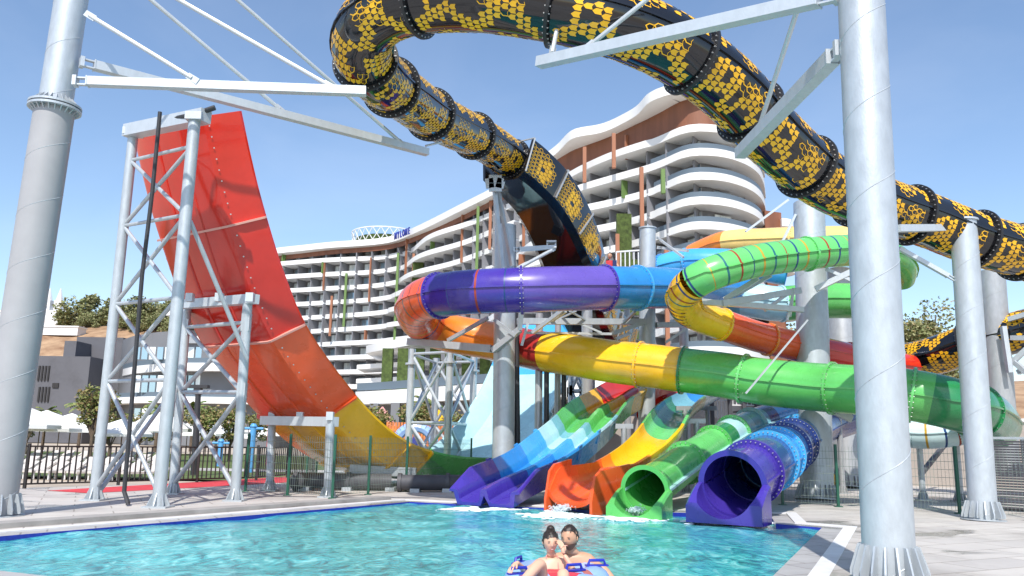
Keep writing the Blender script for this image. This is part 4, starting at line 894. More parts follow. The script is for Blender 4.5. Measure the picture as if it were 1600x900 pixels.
# ---------------------------------------------------------------- hotel
HP = [(385, 197), (425, 191), (470, 187), (517, 183), (560, 180.5), (590, 178.5), (620, 175), (653, 168), (700, 157.5), (760, 144), (810, 133.5), (857, 125), (913, 119), (960, 114.5), (1010, 109), (1047, 105), (1085, 101.0), (1120, 100.4), (1150, 101.6), (1178, 105), (1192, 110.5), (1196, 118)]
hc = [Vector(((px - 800) / F * d, d, 0)) for px, d in HP]
HPp, HU = smooth_path(hc, 1.0)
HL = [0]
for i in range(1, len(HPp)): HL.append(HL[-1] + (HPp[i] - HPp[i - 1]).length)
def hframe(i): t = (HPp[min(i + 1, len(HPp) - 1)] - HPp[max(i - 1, 0)]).normalized(); return t, Vector((t.y, -t.x, 0))    # outward, toward the pool
hotel = thing('hotel_building', 'large curved white hotel with wavy balconies behind the slides', 'building', (hc[10].x, hc[10].y, 0))
ZT, FL = 45.3, 3.19
fzs = [ZT - 3.9 - k * FL for k in range(13)]
def wave(l, k, u):
    e = max(0, min(1, (19.5 - u) / 2)); e2 = max(0, min(1, u / 1.0))
    if u > 14.6: b = min(1, (u - 14.6) / 1.5) * .2
    else: b = 0
    return (1.2 * math.sin(l / 8.5 + k * .45) + (.45 * math.sin(l / 4.4 + k * .9) if u > 6 else 0)) * e * e2 * (1.0 if u < 6 else 1.15 if u < 14.6 else .75) + b
def band(k, z0, hgt, over=0.0, amp=1.0, i0=0, i1=None, back=-2.6):
    i1 = i1 or len(HPp) - 1; P_, pr = [], []
    for i in range(i0, i1 + 1):
        t, o = hframe(i); P_.append(HPp[i]); wv = wave(HL[i], k, HU[i]) * amp + 1.0 + over
        pr.append([(wv, z0), (wv, z0 + hgt), (wv - .3, z0 + hgt), (wv - .3, z0 + .38), (back, z0 + .38), (back, z0)])
    return MB().sweep(P_, lambda i: pr[i], fr=[(hframe(i)[0], hframe(i)[1], Z) for i in range(i0, i1 + 1)])
iw = near(HU, 19.4)
for k, z in enumerate(fzs):
    if z < 9: break
    band(k, z - .35, 1.0 if k else 1.0).build('balcony_slab', 'white_paint', hotel, sharp=50)
# roof: a thicker band that lifts and swells in two bulges over the right wing
P_, pr = [], []
for i in range(0, iw + 1):
    u_ = HU[i]; t, o = hframe(i); lift = 1.7 * max(0, min(1, (u_ - 10.6) / 1.2))
    sw = 2.0 * math.exp(-((u_ - 12.3) / .6) ** 2) + 1.5 * math.exp(-((u_ - 15.4) / .8) ** 2)
    wv = 1.9 + sw + .35 * math.sin(HL[i] / 9); P_.append(HPp[i]); z_ = ZT - 1.4 + lift
    pr.append([(wv, z_ + .2), (wv, z_ + 1.55), (-6, z_ + 1.55), (-6, z_), (wv - .9, z_)])
MB().sweep(P_, lambda i: pr[i], fr=[(hframe(i)[0], hframe(i)[1], Z) for i in range(iw + 1)]).build('roof', 'white_paint', hotel, sharp=50)
P_, pr = [], []
for i in range(0, iw + 1):
    u_ = HU[i]; lf = 1.7 * max(0, min(1, (u_ - 10.6) / 1.2)); hh = 1.0 + 3.1 * min(1, max(0, u_ - 10.5) / 1.0) * (1 - .35 * math.exp(-((u_ - 13.6) / .5) ** 2)); wv = 0.75
    P_.append(HPp[i]); pr.append([(wv, ZT - 1.41 - hh + lf), (wv, ZT - 1.41 + lf), (wv - .3, ZT - 1.41 + lf), (wv - .3, ZT - 1.41 - hh + lf)])
MB().sweep(P_, lambda i: pr[i], fr=[(hframe(i)[0], hframe(i)[1], Z) for i in range(iw + 1)]).build('wood_fascia', 'wood_brown', hotel, sharp=50)
# recessed wall
mb = MB(); vs = []
for i in range(len(HPp)): t, o = hframe(i); q = HPp[i] + o * -2.3; vs += [(q.x, q.y, 0), (q.x, q.y, ZT - 1.45)]
mb.add(vs, [(2 * i, 2 * i + 2, 2 * i + 3, 2 * i + 1) for i in range(len(HPp) - 1)]); mb.build('facade_wall', 'facade_grey', hotel)
q = [HPp[i] + hframe(i)[1] * -2.4 for i in range(0, len(HPp), 4)] + [HPp[-1] + Vector((3, 6, 0)), Vector((10, 150, 0)), Vector((-40, 205, 0)), Vector((-66, 215, 0))]
MB().poly([(p.x, p.y) for p in q], 0, ZT - 1.5).build('core', 'facade_grey', hotel, smooth=False)
rq = random.Random(11); wins, parts_, rails, fins = [], [], [], []
l_ = 1.0; bay = 4.0; bi = 0
while l_ < HL[-1] - 3:
    i = min(range(len(HL)), key=lambda j: abs(HL[j] - l_)); t, o = hframe(i); u_ = HU[i]; ang = math.atan2(t.y, t.x)
    for k in range(len(fzs) - 1):
        z0 = fzs[k] + .05; 
        if z0 < 9.5 or (k == 0 and 0): continue
        p = HPp[i]
        if u_ < 15.3 or bi % 3 == 0:
            c = p + o * (-.8 if u_ < 15.3 else -1.5); mbp = MB().box((c.x, c.y, z0 + FL / 2 - .1), (.22, 3.0 if u_ < 15.3 else 1.6, FL - .35), ang); parts_.append((c.length, mbp))
        if u_ < 15.3 or bi % 2 == 0:
            c = p + t * (bay / 2) + o * -2.25; W_ = 2.9
            mw = MB().box((c.x, c.y, z0 + 1.3), (W_, .10, 2.3), ang, 0); g_ = MB()
            for s_ in (-1, 0, 1): cc = c + t * s_ * .93 + o * .06; g_.box((cc.x, cc.y, z0 + 1.35), (.85, .05, 2.2), ang, 0)
            wins.append((c.length, mw, g_, rq.random() < .62))
    if bi % 3 == 0 and u_ < 15:      # coloured fins that run over one to three storeys
        k0 = rq.randrange(0, 7); n_ = rq.choice((1, 2, 2, 3, 3)); c = HPp[i] + o * .95; mf = MB().box((c.x, c.y, fzs[k0] + 2.6 - n_ * FL / 2 + .4), (.28, .4, n_ * FL + .4), ang); fins.append((mf, rq.choice(('fin_orange', 'fin_orange', 'fin_green'))))
        k0 = rq.randrange(0, 9); mf = MB().box((c.x - .3, c.y, fzs[k0] + 1.6), (.3, .9, FL - .6), ang); fins.append((mf, rq.choice(('fin_green', 'fin_green', 'fin_orange'))))
    l_ += bay; bi += 1
def spread(lst, name, mats, lim=96):
    lst.sort(key=lambda a: a[0]); rest = MB(); g2_ = MB(); g3_ = MB()
    for n_, it in enumerate(lst):
        if n_ < lim:
            o_ = it[1].build(name, mats[0], hotel, smooth=False)
            if len(it) > 2: it[2].build('pane', mats[1] if it[3] else mats[2], o_, smooth=False)
        else:
            rest.add(it[1].v, it[1].f)
            if len(it) > 2: (g2_ if it[3] else g3_).add(it[2].v, it[2].f)
    if rest.v:
        o_ = rest.build(name, mats[0], hotel, smooth=False, kind='stuff')
        if g2_.v: g2_.build('pane', mats[1], o_, smooth=False); g3_.build('pane', mats[2], o_, smooth=False)
spread(wins, 'window', ('grey_paint', 'curtain_glass', 'glass')); spread(parts_, 'partition', ('partition_grey',))
for mf, m_ in fins[:60]: mf.build('fin', m_, hotel, smooth=False)
# tall orange and green piers of the right wing and the green planted recess
for px, d, z0, z1, m_ in ((968, 108, 12, 29.5, 'fin_orange'), (1008, 104, 26.5, 37.6, 'fin_orange'), (1046, 100.5, 11, 25.6, 'fin_orange'), (862, 121, 32, 44, 'fin_orange'), (915, 113.5, 38.5, 43.8, 'fin_orange'), (963, 108.5, 39, 44, 'fin_orange'), (642, 168, 22, 40, 'fin_orange'), (1043, 100.5, 33, 36.2, 'fin_green'), (617, 172, 22, 41, 'fin_green'), (536, 180, 26, 38, 'fin_green'), (515, 181, 24, 33, 'fin_orange'), (743, 144, 30, 43.5, 'fin_green'), (763, 141.5, 35, 43.8, 'fin_orange')):
    MB().box(((px - 800) / F * d, d, (z0 + z1) / 2), (.5, .6, z1 - z0)).build('pier', m_, hotel, smooth=False)
MB().box(((979 - 800) / F * 108.5, 108.8, 24), (2.0, 1.0, 17)).build('green_panel', 'green_wall', hotel, smooth=False)
for k in (5, 6, 7, 8): MB().box(((988 - 800) / F * 108, 107.6, fzs[k] - .1), (2.6, .7, 1.1)).build('planter', 'green_wall', hotel, smooth=False)
MB().box(((649 - 800) / F * 166, 167, 30), (2.2, 1.2, 16)).build('green_panel', 'green_wall', hotel, smooth=False)
# glass balustrades on the rounded end
for k in range(1, len(fzs)):
    if fzs[k] < 12: break
    i0, i1 = near(HU, 14.6), len(HPp) - 1; vs = []
    for i in range(i0, i1 + 1): t, o = hframe(i); q = HPp[i] + o * (wave(HL[i], k, HU[i]) + .86); vs += [(q.x, q.y, fzs[k] + .6), (q.x, q.y, fzs[k] + 1.35)]
    MB().add(vs, [(2 * j, 2 * j + 2, 2 * j + 3, 2 * j + 1) for j in range(i1 - i0)]).build('glass_rail', 'rail_glass', hotel)
# brown end wall with rounded balconies
ex = (1196 - 800) / F * 112
MB().poly([(ex, 109), (ex + 2.6, 110), (ex + 5, 124), (ex, 124)], 0, 33.5).build('end_wall', 'wood_brown', hotel, smooth=False)
for k in range(3, 8):
    mb = MB(); c = Vector((ex + 2.4, 110.5, 0)); n = 14; pl = [(c.x + math.sin(math.pi * j / n) * 2.2, c.y - 2.2 * math.cos(math.pi * j / n) + 1) for j in range(n + 1)]; mb.poly(pl, fzs[k] - .4, fzs[k] + .7); mb.build('rounded_balcony', 'white_paint', hotel, sharp=50)
# roof garden drum with white lattice
dc = Vector(((594 - 800) / F * 188, 190, 0)); MB().rod((dc.x, dc.y, ZT - 1), (dc.x, dc.y, ZT + 2.8), 7.2, 6.9, n=40).build('roof_garden', 'green_wall', hotel)
mb = MB(); n = 26
for j in range(n):
    for s_ in (-1, 1):
        a0, a1 = 2 * math.pi * j / n, 2 * math.pi * (j + s_ * 1.5) / n
        mb.rod((dc.x + 7.8 * math.cos(a0), dc.y + 7.8 * math.sin(a0), ZT - .2), (dc.x + 8.0 * math.cos(a1), dc.y + 8.0 * math.sin(a1), ZT + 4.2), .09, n=5)
ringp = [Vector((dc.x + 8.0 * math.cos(2 * math.pi * j / 40), dc.y + 8.0 * math.sin(2 * math.pi * j / 40), ZT + 4.2)) for j in range(41)]; mb.sweep(ringp, [(-.1, -.1), (.1, -.1), (.1, .1), (-.1, .1)]); mb.build('white_lattice', 'frame_white', hotel, smooth=False)
# blue lettering on the roof band
word = 'MYLOME'; ia = near(HU, 6.3); l0 = HL[ia]
for n_, ch in enumerate(word):
    lw = l0 + n_ * 1.2; i = min(range(len(HL)), key=lambda j: abs(HL[j] - lw)); t, o = hframe(i); f_ = lw - HL[i]; q = HPp[i] + t * f_ + o * (2.62)
    cu = bpy.data.curves.new('lettering', 'FONT'); cu.body = ch; cu.size = 2.1 * S; cu.extrude = .08; cu.offset = .025; cu.align_x = 'CENTER'; cu.materials.append(M('sign_blue'))
    tmp = bpy.data.objects.new('tmp', cu); scn.collection.objects.link(tmp); dg = bpy.context.evaluated_depsgraph_get(); me = bpy.data.meshes.new_from_object(tmp.evaluated_get(dg)); bpy.data.objects.remove(tmp)
    me.materials.clear(); me.materials.append(M('sign_blue')); ob = bpy.data.objects.new('lettering', me); scn.collection.objects.link(ob); ob.parent = hotel
    ob.location = (Vector((q.x, q.y, ZT - 1.30)) - BASES[hotel.name]) * S; ob.rotation_euler = (R(90), 0, math.atan2(t.y, t.x)); ob.scale = (.6, 1, 1)
# ---------------------------------------------------------------- lower hotel terraces and podium
pod = thing('podium_building', 'low glass-fronted podium with white canopy edge and green wall panels', 'building', at(620, 700, 120))
def slabp(pts, z0, z1, m, nm, par): return MB().poly(pts, z0, z1).build(nm, m, par, sharp=50)
def zat(px, py, Y): return at(px, py, Y).z
def xat(px, Y): return (px - 800) / F * Y
def canopy(par, pxd, py0, py1, back=16, nm='canopy', th=None):
    """white slab whose front follows (px, distance); top edge height from the first point"""
    fr_ = [(xat(px, d), d) for px, d in pxd]; z1 = zat(pxd[0][0], py0, pxd[0][1]); z0 = zat(pxd[0][0], py1, pxd[0][1])
    bk = [(x, y + back) for x, y in fr_[::-1]]; return MB().poly(fr_ + bk, z0, z1).build(nm, 'white_paint', par, sharp=50), z0, z1
o_, cz0, cz1 = canopy(pod, [(560, 122), (600, 118), (650, 112), (700, 106), (763, 100), (850, 94), (960, 90)], 612, 632, 22)
pxs = [(562, 124), (600, 120.5), (650, 114.5), (700, 108.5), (763, 102.5), (850, 96.5), (955, 92.5)]
fl = [(xat(px, d + 3), d + 3) for px, d in pxs]; MB().poly(fl + [(x, y + 14) for x, y in fl[::-1]], 0, cz0 - .01).build('wall', 'facade_grey', pod, smooth=False)
for k in range(14):
    px = 575 + k * 26; d = 121 - (px - 562) * .087; MB().box((xat(px, d + 2.4), d + 3.0, 2.6), (1.6, .3, 4.6)).build('window', 'glass' if k % 3 else 'curtain_glass', pod, smooth=False)
for k in range(7): px = 590 + k * 33; d = 119 - (px - 562) * .087; MB().box((xat(px, d + 1), d + 1.3, cz0 / 2), (1.2, 1.2, cz0)).build('pillar', 'facade_grey', pod, smooth=False)
d = 113; mb = MB()
for (pa, da), (pb, db) in zip(pxs, pxs[1:]): mb.beam((xat(pa, da - 1), da - 1, cz1 + .75), (xat(pb, db - 1), db - 1, cz1 + .75), .04, 1.1)
mb.build('glass_rail', 'rail_glass', pod, smooth=False)
for px in (608, 632, 657, 682, 706, 732, 760): d = 128; MB().box((xat(px, d), d, (zat(px, 545, d) + cz1) / 2), (1.6, 1.4, zat(px, 545, d) - cz1)).build('green_panel', 'green_wall', pod, smooth=False)
o_, a0, a1 = canopy(pod, [(573, 140), (600, 134), (640, 127), (690, 122), (780, 117), (900, 112)], 540, 552, 14, 'upper_canopy')
for k in range(2): canopy(pod, [(560, 146), (640, 138), (760, 130), (900, 122)], 570 + k * 22, 577 + k * 22, 8, 'terrace_slab')
# left wing podium with long white curved terraces
lp = thing('terrace_building', 'grey terrace building with long white balcony edges behind the ramp towers', 'building', at(300, 690, 150))
def bandz(par, pts, z0, z1, m='white_paint', back=10, nm='balcony_slab'):
    f_ = [(xat(px, d), d) for px, d in pts]; return MB().poly(f_ + [(x, y + back) for x, y in f_[::-1]], z0, z1).build(nm, m, par, sharp=50)
arc = [(196, 168), (215, 160), (250, 154), (290, 151), (340, 150), (400, 150), (445, 151)]
for y0, y1 in ((567, 579), (620, 630)):
    bandz(lp, [(p + (0 if y0 < 600 else -28), d) for p, d in arc], zat(300, y1, 151), zat(300, y0, 151))
bandz(lp, [(p - 5, d + 3) for p, d in arc], 0, zat(300, 560, 151) + 5.5, 'facade_grey', 22, 'wall')
bandz(lp, [(250, 157), (280, 154), (330, 152), (440, 152)], zat(300, 535, 152), zat(300, 524, 152), nm='roof')
bandz(lp, [(255, 150), (270, 148), (290, 149)], zat(265, 493, 150), zat(265, 485, 150), nm='roof', back=5)
for k in range(20):
    px = 215 + k * 12; 
    for y_, h_ in ((600, 30), (552, 22), (648, 22)): c = at(px, y_, 153.6); MB().box((c.x, c.y - .1, c.z), (1.1, .3, h_ * .105)).build('window', 'curtain_glass' if (k * 7 + y_) % 5 < 2 else 'glass', lp, smooth=False)
for y0 in (558, 612):
    mb = MB(); pp_ = [(p + (0 if y0 < 600 else -28), d) for p, d in arc]
    for (pa, da), (pb, db) in zip(pp_, pp_[1:]): mb.beam((xat(pa, da + .5), da + .5, zat(300, y0 + 5, 151)), (xat(pb, db + .5), db + .5, zat(300, y0 + 5, 151)), .05, 1.0)
    mb.build('glass_rail', 'rail_glass', lp, smooth=False)
# dark grey blocks at far left
gb = thing('grey_building', 'windowless dark grey block with a white ledge at far left', 'building', at(165, 690, 170))
MB().box((xat(177, 178), 180, zat(165, 527, 172) / 2), (xat(205, 172) - xat(132, 172), 16, zat(165, 527, 172)), 0).build('wall', 'building_grey', gb, smooth=False)
MB().box((xat(118, 168), 170, zat(118, 565, 168) - 1), (2.4, 8, 10)).build('chimney', 'building_grey', gb, smooth=False); MB().rod(at(119, 560, 168), at(119, 550, 168), .5, .3).build('vent_cap', 'frame_white', gb)
gb2 = thing('grey_building', 'dark grey block with rows of slot windows beside the left column', 'building', at(70, 690, 160))
MB().box((xat(70, 165), 170, zat(70, 556, 163) / 2), (xat(125, 163) - xat(-40, 163), 14, zat(70, 556, 163))).build('wall', 'building_grey', gb2, smooth=False)
for r_ in range(2):
    for k in range(4): c = at(60 + k * 5.0, 583 + r_ * 33, 162.7); MB().box((c.x, 162.9, c.z), (.32, .3, 2.9)).build('window', 'fence_black', gb2, smooth=False)
MB().box((at(86, 602, 162.7).x, 162.9, at(86, 602, 162.7).z), (1.2, .3, .9)).build('window', 'fence_black', gb2, smooth=False)

# ---------------------------------------------------------------- hills and far buildings
def hill(name, x0, x1, y0, y1, hf, m, n=44):
    vs = [(x0 + (x1 - x0) * i / n, y0 + (y1 - y0) * j / n, hf(x0 + (x1 - x0) * i / n, y0 + (y1 - y0) * j / n)) for j in range(n + 1) for i in range(n + 1)]
    return MB().add(vs, [(j * (n + 1) + i, j * (n + 1) + i + 1, (j + 1) * (n + 1) + i + 1, (j + 1) * (n + 1) + i) for j in range(n) for i in range(n)]).build(name, m, kind='structure', sharp=180)
def ss(x): x = max(0, min(1, x)); return x * x * (3 - 2 * x)
def bumps(x, y): return math.sin(x * .11 + y * .07) * .8 + math.sin(x * .31 - y * .23) * .4 + math.sin(x * .05 + 2) * 1.2
def hl(x, y): return 46 * ss((y - 215) / 120) * ss((-60 - x) / 60) + bumps(x, y) * ss((y - 220) / 40) + 8 * ss((y - 330) / 60) - .6
hill('hillside', -340, -50, 200, 460, hl, 'hill_soil')
def hr(x, y): return 17 * ss((y - 110) / 80) * ss((x - 40) / 40) + bumps(x, y) * .7 * ss((y - 115) / 40) - .6
hill('hillside', 30, 300, 100, 330, hr, 'hill_soil')
ch = thing('hilltop_church', 'white building with two little towers on the left hilltop', 'building', at(80, 505, 350))
cz = hl(at(80, 500, 350).x, 350); cx = at(80, 505, 350).x
MB().box((cx, 352, cz + 3.5), (15, 8, 7)).box((cx + 2, 349, cz + 1.5), (22, 6, 3)).build('wall', 'frame_white', ch, smooth=False)
for dx in (-2.2, 2.4): MB().box((cx + dx, 350, cz + 8.5), (3, 3, 6)).build('tower', 'frame_white', ch, smooth=False); MB().rod((cx + dx, 350, cz + 11.5), (cx + dx, 350, cz + 17), 1.5, .1, n=8).build('spire', 'frame_white', ch)
for px, Y, lab, w_ in ((98, 305, 'long low white wall below the trees on the left hillside', 13), (2, 330, 'pale house on the hill left of the big left column', 12), (10, 320, 'small pale house below the one on the left hill', 9), (1465, 262, 'pale low house on the right hillside behind the snake tube', 10)):
    x = xat(px, Y); z = (hl if px < 700 else hr)(x, Y); t_ = thing('hill_house', lab, 'house', (x, Y, z - 1)); MB().box((x, Y, z + (1.1 if px == 98 else 2.5)), (w_, 6, 3 if px == 98 else 6)).build('wall', 'frame_white', t_, smooth=False); MB().box((x, Y, z + (2.85 if px == 98 else 5.75)), (w_ + .6, 6.6, .5)).build('roof', 'fin_orange' if px in (2,) else 'white_paint', t_, smooth=False)

# ---------------------------------------------------------------- trees and plants
def leafmesh(q, blobs, n, sz, mats, name, root, flat=.8):
    mb = MB()
    for _ in range(n):
        c, r_ = q.choice(blobs); d = Vector((q.gauss(0, 1), q.gauss(0, 1), q.gauss(0, 1))).normalized() * r_ * (q.uniform(.45, 1.06)); d.z *= flat
        p = c + d; a = Vector((q.gauss(0, 1), q.gauss(0, 1), q.gauss(0, .6))).normalized(); b = a.cross(Vector((q.gauss(0, 1), q.gauss(0, 1), q.gauss(0, 1)))).normalized(); s_ = sz * q.uniform(.6, 1.4)
        mb.add([p - a * s_, p + b * s_ * .55, p + a * s_, p - b * s_ * .55], [(0, 1, 2, 3)], q.choices((0, 1, 2), (4, 3, 1))[0])
    o = mb.build(name, mats, root, smooth=False, sharp=180); return o
def tree(lab, base, H, rad, seed, group=None, mats=('leaf_a', 'leaf_b', 'leaf_c'), n=2200, sz=.16, name='broadleaf_tree', trunkh=.35, nb=9):
    q = random.Random(seed); base = Vector(base); root = thing(name, lab, 'tree', base, group); mb = MB(); th = H * trunkh
    mb.rod(base, base + Z * th, H * .028, H * .02, n=8); blobs = []
    for k in range(nb):
        a = q.uniform(0, 6.28); d = rad * q.uniform(.15, .72); z = th + (H - th) * q.uniform(.12, .85); c = base + Vector((math.cos(a) * d, math.sin(a) * d, z)); rr_ = rad * q.uniform(.28, .48)
        blobs.append((c, rr_)); mb.rod(base + Z * th * q.uniform(.7, 1), c, H * .014, H * .004, n=6)
    mb.build('trunk', 'trunk', root); leafmesh(q, blobs, n, sz, mats, 'crown', root); return root
def place(o, p, rz, sc, lab=None, group=None):
    c = dup(o); c.location = Vector(p) * S; c.rotation_euler = (0, 0, rz); c.scale = (sc, sc, sc)
    if lab: c['label'] = lab
    if group: c['group'] = group
    return c
q = random.Random(21)
G1 = 'trees in the resort garden'
t0 = tree('slender young tree with thin orange-tinged foliage just behind the black railing', at(140, 717, 48), 4.3, 1.5, 4, G1, n=1500, sz=.12, mats=('leaf_b', 'leaf_c', 'leaf_a'), nb=10)
gt = [(188, 55, .8, 'small leafy tree between the left column and the first tower leg'), (232, 62, .85, 'round garden tree seen through the left braced tower'), (326, 58, .9, 'garden tree seen between the two ramp towers'), (372, 60, .95, 'garden tree directly left of the low goalpost frame'), (350, 80, 1.1, 'taller garden tree behind the pool bathers, under the red ramp'), (405, 70, .9, 'pinkish-green tree behind the blue water spout'), (590, 66, 1.05, 'leafy tree beside the pink play-house roof'), (655, 72, 1.2, 'leafy tree behind the braced tower at the foot of the ramp'), (575, 85, 1.2, 'tree under the white canopy left of the pink play-house'), (720, 70, 1.0, 'tree between the legs of the braced tower'), (60, 70, .9, 'garden tree right beside the big left column'), (285, 75, 1.0, 'garden tree in front of the white terraces')]
for px, Y, sc, lab in gt: place(t0, (xat(px, Y), Y, -.1), q.uniform(0, 6), sc, lab)
def palm(lab, base, H, seed, group, nf=16):
    q = random.Random(seed); base = Vector(base); root = thing('palm_tree', lab, 'palm', base, group); MB().rod(base, base + Z * H, .2, .14, n=8).build('trunk', 'trunk', root); mb = MB()
    for k in range(nf):
        a = 2 * math.pi * k / nf + q.uniform(-.2, .2); el = q.uniform(.1, 1.1); L_ = q.uniform(1.5, 2.1); p = base + Z * H; d = Vector((math.cos(a) * math.cos(el), math.sin(a) * math.cos(el), math.sin(el))); s_ = d.cross(Z).normalized(); prev = p
        for j in range(9):
            nx_ = prev + d * L_ / 9; w_ = .38 * math.sin(math.pi * (j + 1) / 10.5)
            mb.add([prev, nx_, nx_ + s_ * w_ - Z * .18, prev + s_ * w_ * .6 - Z * .12], [(0, 1, 2, 3)], q.choice((0, 1))); mb.add([prev, nx_, nx_ - s_ * w_ - Z * .18, prev - s_ * w_ * .6 - Z * .12], [(0, 1, 2, 3)], q.choice((0, 1)))
            d = (d + Vector((0, 0, -.16))).normalized(); prev = nx_
    mb.build('fronds', ['leaf_a', 'leaf_b'], root, smooth=False); return root
p0 = palm('short palm in front of the windowless grey block', at(122, 700, 95), 4.6, 2, 'palm trees')
for px, Y, sc, lab in ((85, 88, .85, 'small palm below the slot-windowed grey block'), (258, 90, 1.0, 'palm behind the left braced tower'), (312, 100, 1.1, 'palm in front of the white terraces, between the towers'), (545, 90, 1.25, 'palm just left of the pink play-house roof'), (672, 92, 1.2, 'palm behind the braced tower, below the white canopy'), (50, 75, .7, 'palm nearest the left column')): place(p0, (xat(px, Y), Y, -.1), q.uniform(0, 6), sc, lab)
h0 = tree('broad green tree on the left hilltop beside the church', (xat(118, 330), 330, hl(xat(118, 330), 330) - 1), 15, 10, 9, 'hill trees', ('leaf_hill', 'leaf_hill_light', 'leaf_hill'), 2200, .7, nb=14, trunkh=.15, name='hill_tree')
hts = [(a, b, c * .78) for a, b, c in ((150, 335, .9), (172, 325, 1.0), (200, 330, 1.05), (225, 322, .9), (246, 330, .9), (262, 320, .8), (100, 345, .7), (133, 318, .6), (188, 312, .65), (212, 308, .7), (240, 305, .75), (268, 300, .8), (5, 345, .7), (288, 310, .9))]
for n_, (px, Y, sc) in enumerate(hts): place(h0, (xat(px, Y), Y, hl(xat(px, Y), Y) - 1), q.uniform(0, 6), sc, 'hilltop tree %s' % ('behind the first leg of the tall ramp tower', 'just left of the tall tower leg', 'seen through the upper bay of the tall tower', 'left of the black riser pipe', 'right of the black riser pipe', 'at the right end of the left hill', 'at the foot of the church', 'low one under the church', 'low bushy one left of the tower leg', 'low bushy one inside the tower frame', 'low one below the black riser pipe', 'above the white terrace roof', 'left of the big left column', 'beside the round terrace roof')[n_])
r0 = tree('olive-green tree on the right hillside beside the nearest column', (xat(1432, 130), 130, hr(xat(1432, 130), 130) - .5), 26, 8, 12, 'hill trees', ('leaf_hill', 'leaf_hill_light', 'leaf_c'), 8000, .3, nb=22, trunkh=.2, name='hill_tree')
for px, Y, sc, lab in ((1462, 134, .85, 'olive-green hillside tree left of the slender right column'), (1405, 126, .95, 'hillside tree half hidden by the nearest column'), (1240, 120, .8, 'dark tree between the wide column and the red tube'), (1298, 122, .85, 'tree filling the gap between the two wide columns'), (1484, 140, .6, 'lowest hillside tree beside the slender right column')): place(r0, (xat(px, Y), Y, hr(xat(px, Y), Y) - .4), q.uniform(0, 6), sc, lab)

# ---------------------------------------------------------------- parasols, loungers, playground
def parasol():
    b = Vector((0, 0, 0)); root = thing('parasol', 'white parasol', 'parasol', b, 'white parasols round the garden'); n = 8
    for r0_, r1_, z0, z1 in ((2.0, 1.1, 2.1, 2.75), (1.1, .05, 2.75, 3.15)):
        vs = [(rr_ * math.cos(2 * math.pi * k / n + .39), rr_ * math.sin(2 * math.pi * k / n + .39), z) for rr_, z in ((r0_, z0), (r1_, z1)) for k in range(n)]
        if z0 < 2.5: mb = MB()
        mb.add(vs, [(k, (k + 1) % n, n + (k + 1) % n, n + k) for k in range(n)])
    vs = [(2.0 * math.cos(2 * math.pi * k / n + .39), 2.0 * math.sin(2 * math.pi * k / n + .39), z) for z in (2.1, 1.9) for k in range(n)]; mb.add(vs, [(k, (k + 1) % n, n + (k + 1) % n, n + k) for k in range(n)])
    mb.build('canopy', 'umbrella_white', root, smooth=False); MB().rod((0, 0, 0), (0, 0, 3.2), .04).box((0, 0, .05), (.6, .6, .1)).build('pole', 'wood_pole', root); return root
par = parasol(); spots = [(86, 50, 'large white parasol nearest the railing beside the left column'), (45, 47, 'white parasol partly behind the big left column'), (125, 62, 'white parasol behind the slender young tree'), (78, 72, 'small white parasol in front of the slot-windowed block'), (108, 84, 'farther white parasol left of the short palm'), (172, 56, 'white parasol right of the first tall tower leg'), (205, 52, 'white parasol seen through the tall tower bay'), (232, 66, 'white parasol left of the second tall tower leg'), (262, 58, 'white parasol between the two ramp towers'), (305, 80, 'far white parasol seen under the red ramp'), (335, 76, 'white parasol behind the four-legged tower'), (365, 84, 'white parasol behind the rear leg of the short tower'), (398, 88, 'distant white parasol left of the goalpost frame'), (440, 90, 'white parasol seen through the goalpost frame')]
for n_, (px, Y, lab) in enumerate(spots):
    if n_ == 0: par.location = Vector((xat(px, Y), Y, -.1)) * S; par['label'] = lab
    else: place(par, (xat(px, Y), Y, -.1), q.uniform(0, 1), q.uniform(.85, 1.1), lab)
def lounger():
    root = thing('sun_lounger', 'pale sun lounger', 'sun lounger', (0, 0, 0), 'sun loungers on the terrace beyond the railing')
    MB().beam((-.9, 0, .3), (.4, 0, .3), .65, .08).build('mattress', 'lounger_cloth', root, smooth=False); MB().beam((.4, 0, .3), (.95, 0, .62), .65, .08).build('backrest', 'lounger_cloth', root, smooth=False)
    for x in (-.8, .7):
        for y in (-.25, .25): MB().box((x, y, .13), (.05, .05, .26)).build('leg', 'frame_white', root, smooth=False)
    return root
lg = lounger(); first = True; cnt = 0
for row in range(4):
    for k in range(9):
        px = 46 + k * 24 + row * 7; Y = 34 + row * 8.0 + q.uniform(-.4, .4)
        if px > 250 and row < 2: continue
        if first: lg.location = Vector((xat(px, Y), Y, -.1)) * S; lg.rotation_euler = (0, 0, 1.2); first = False; o_ = lg
        else: o_ = place(lg, (xat(px, Y), Y, -.1), 1.2 + q.uniform(-.2, .2), 1)
        o_['label'] = 'pale sun lounger in the rows seen through the black railing'
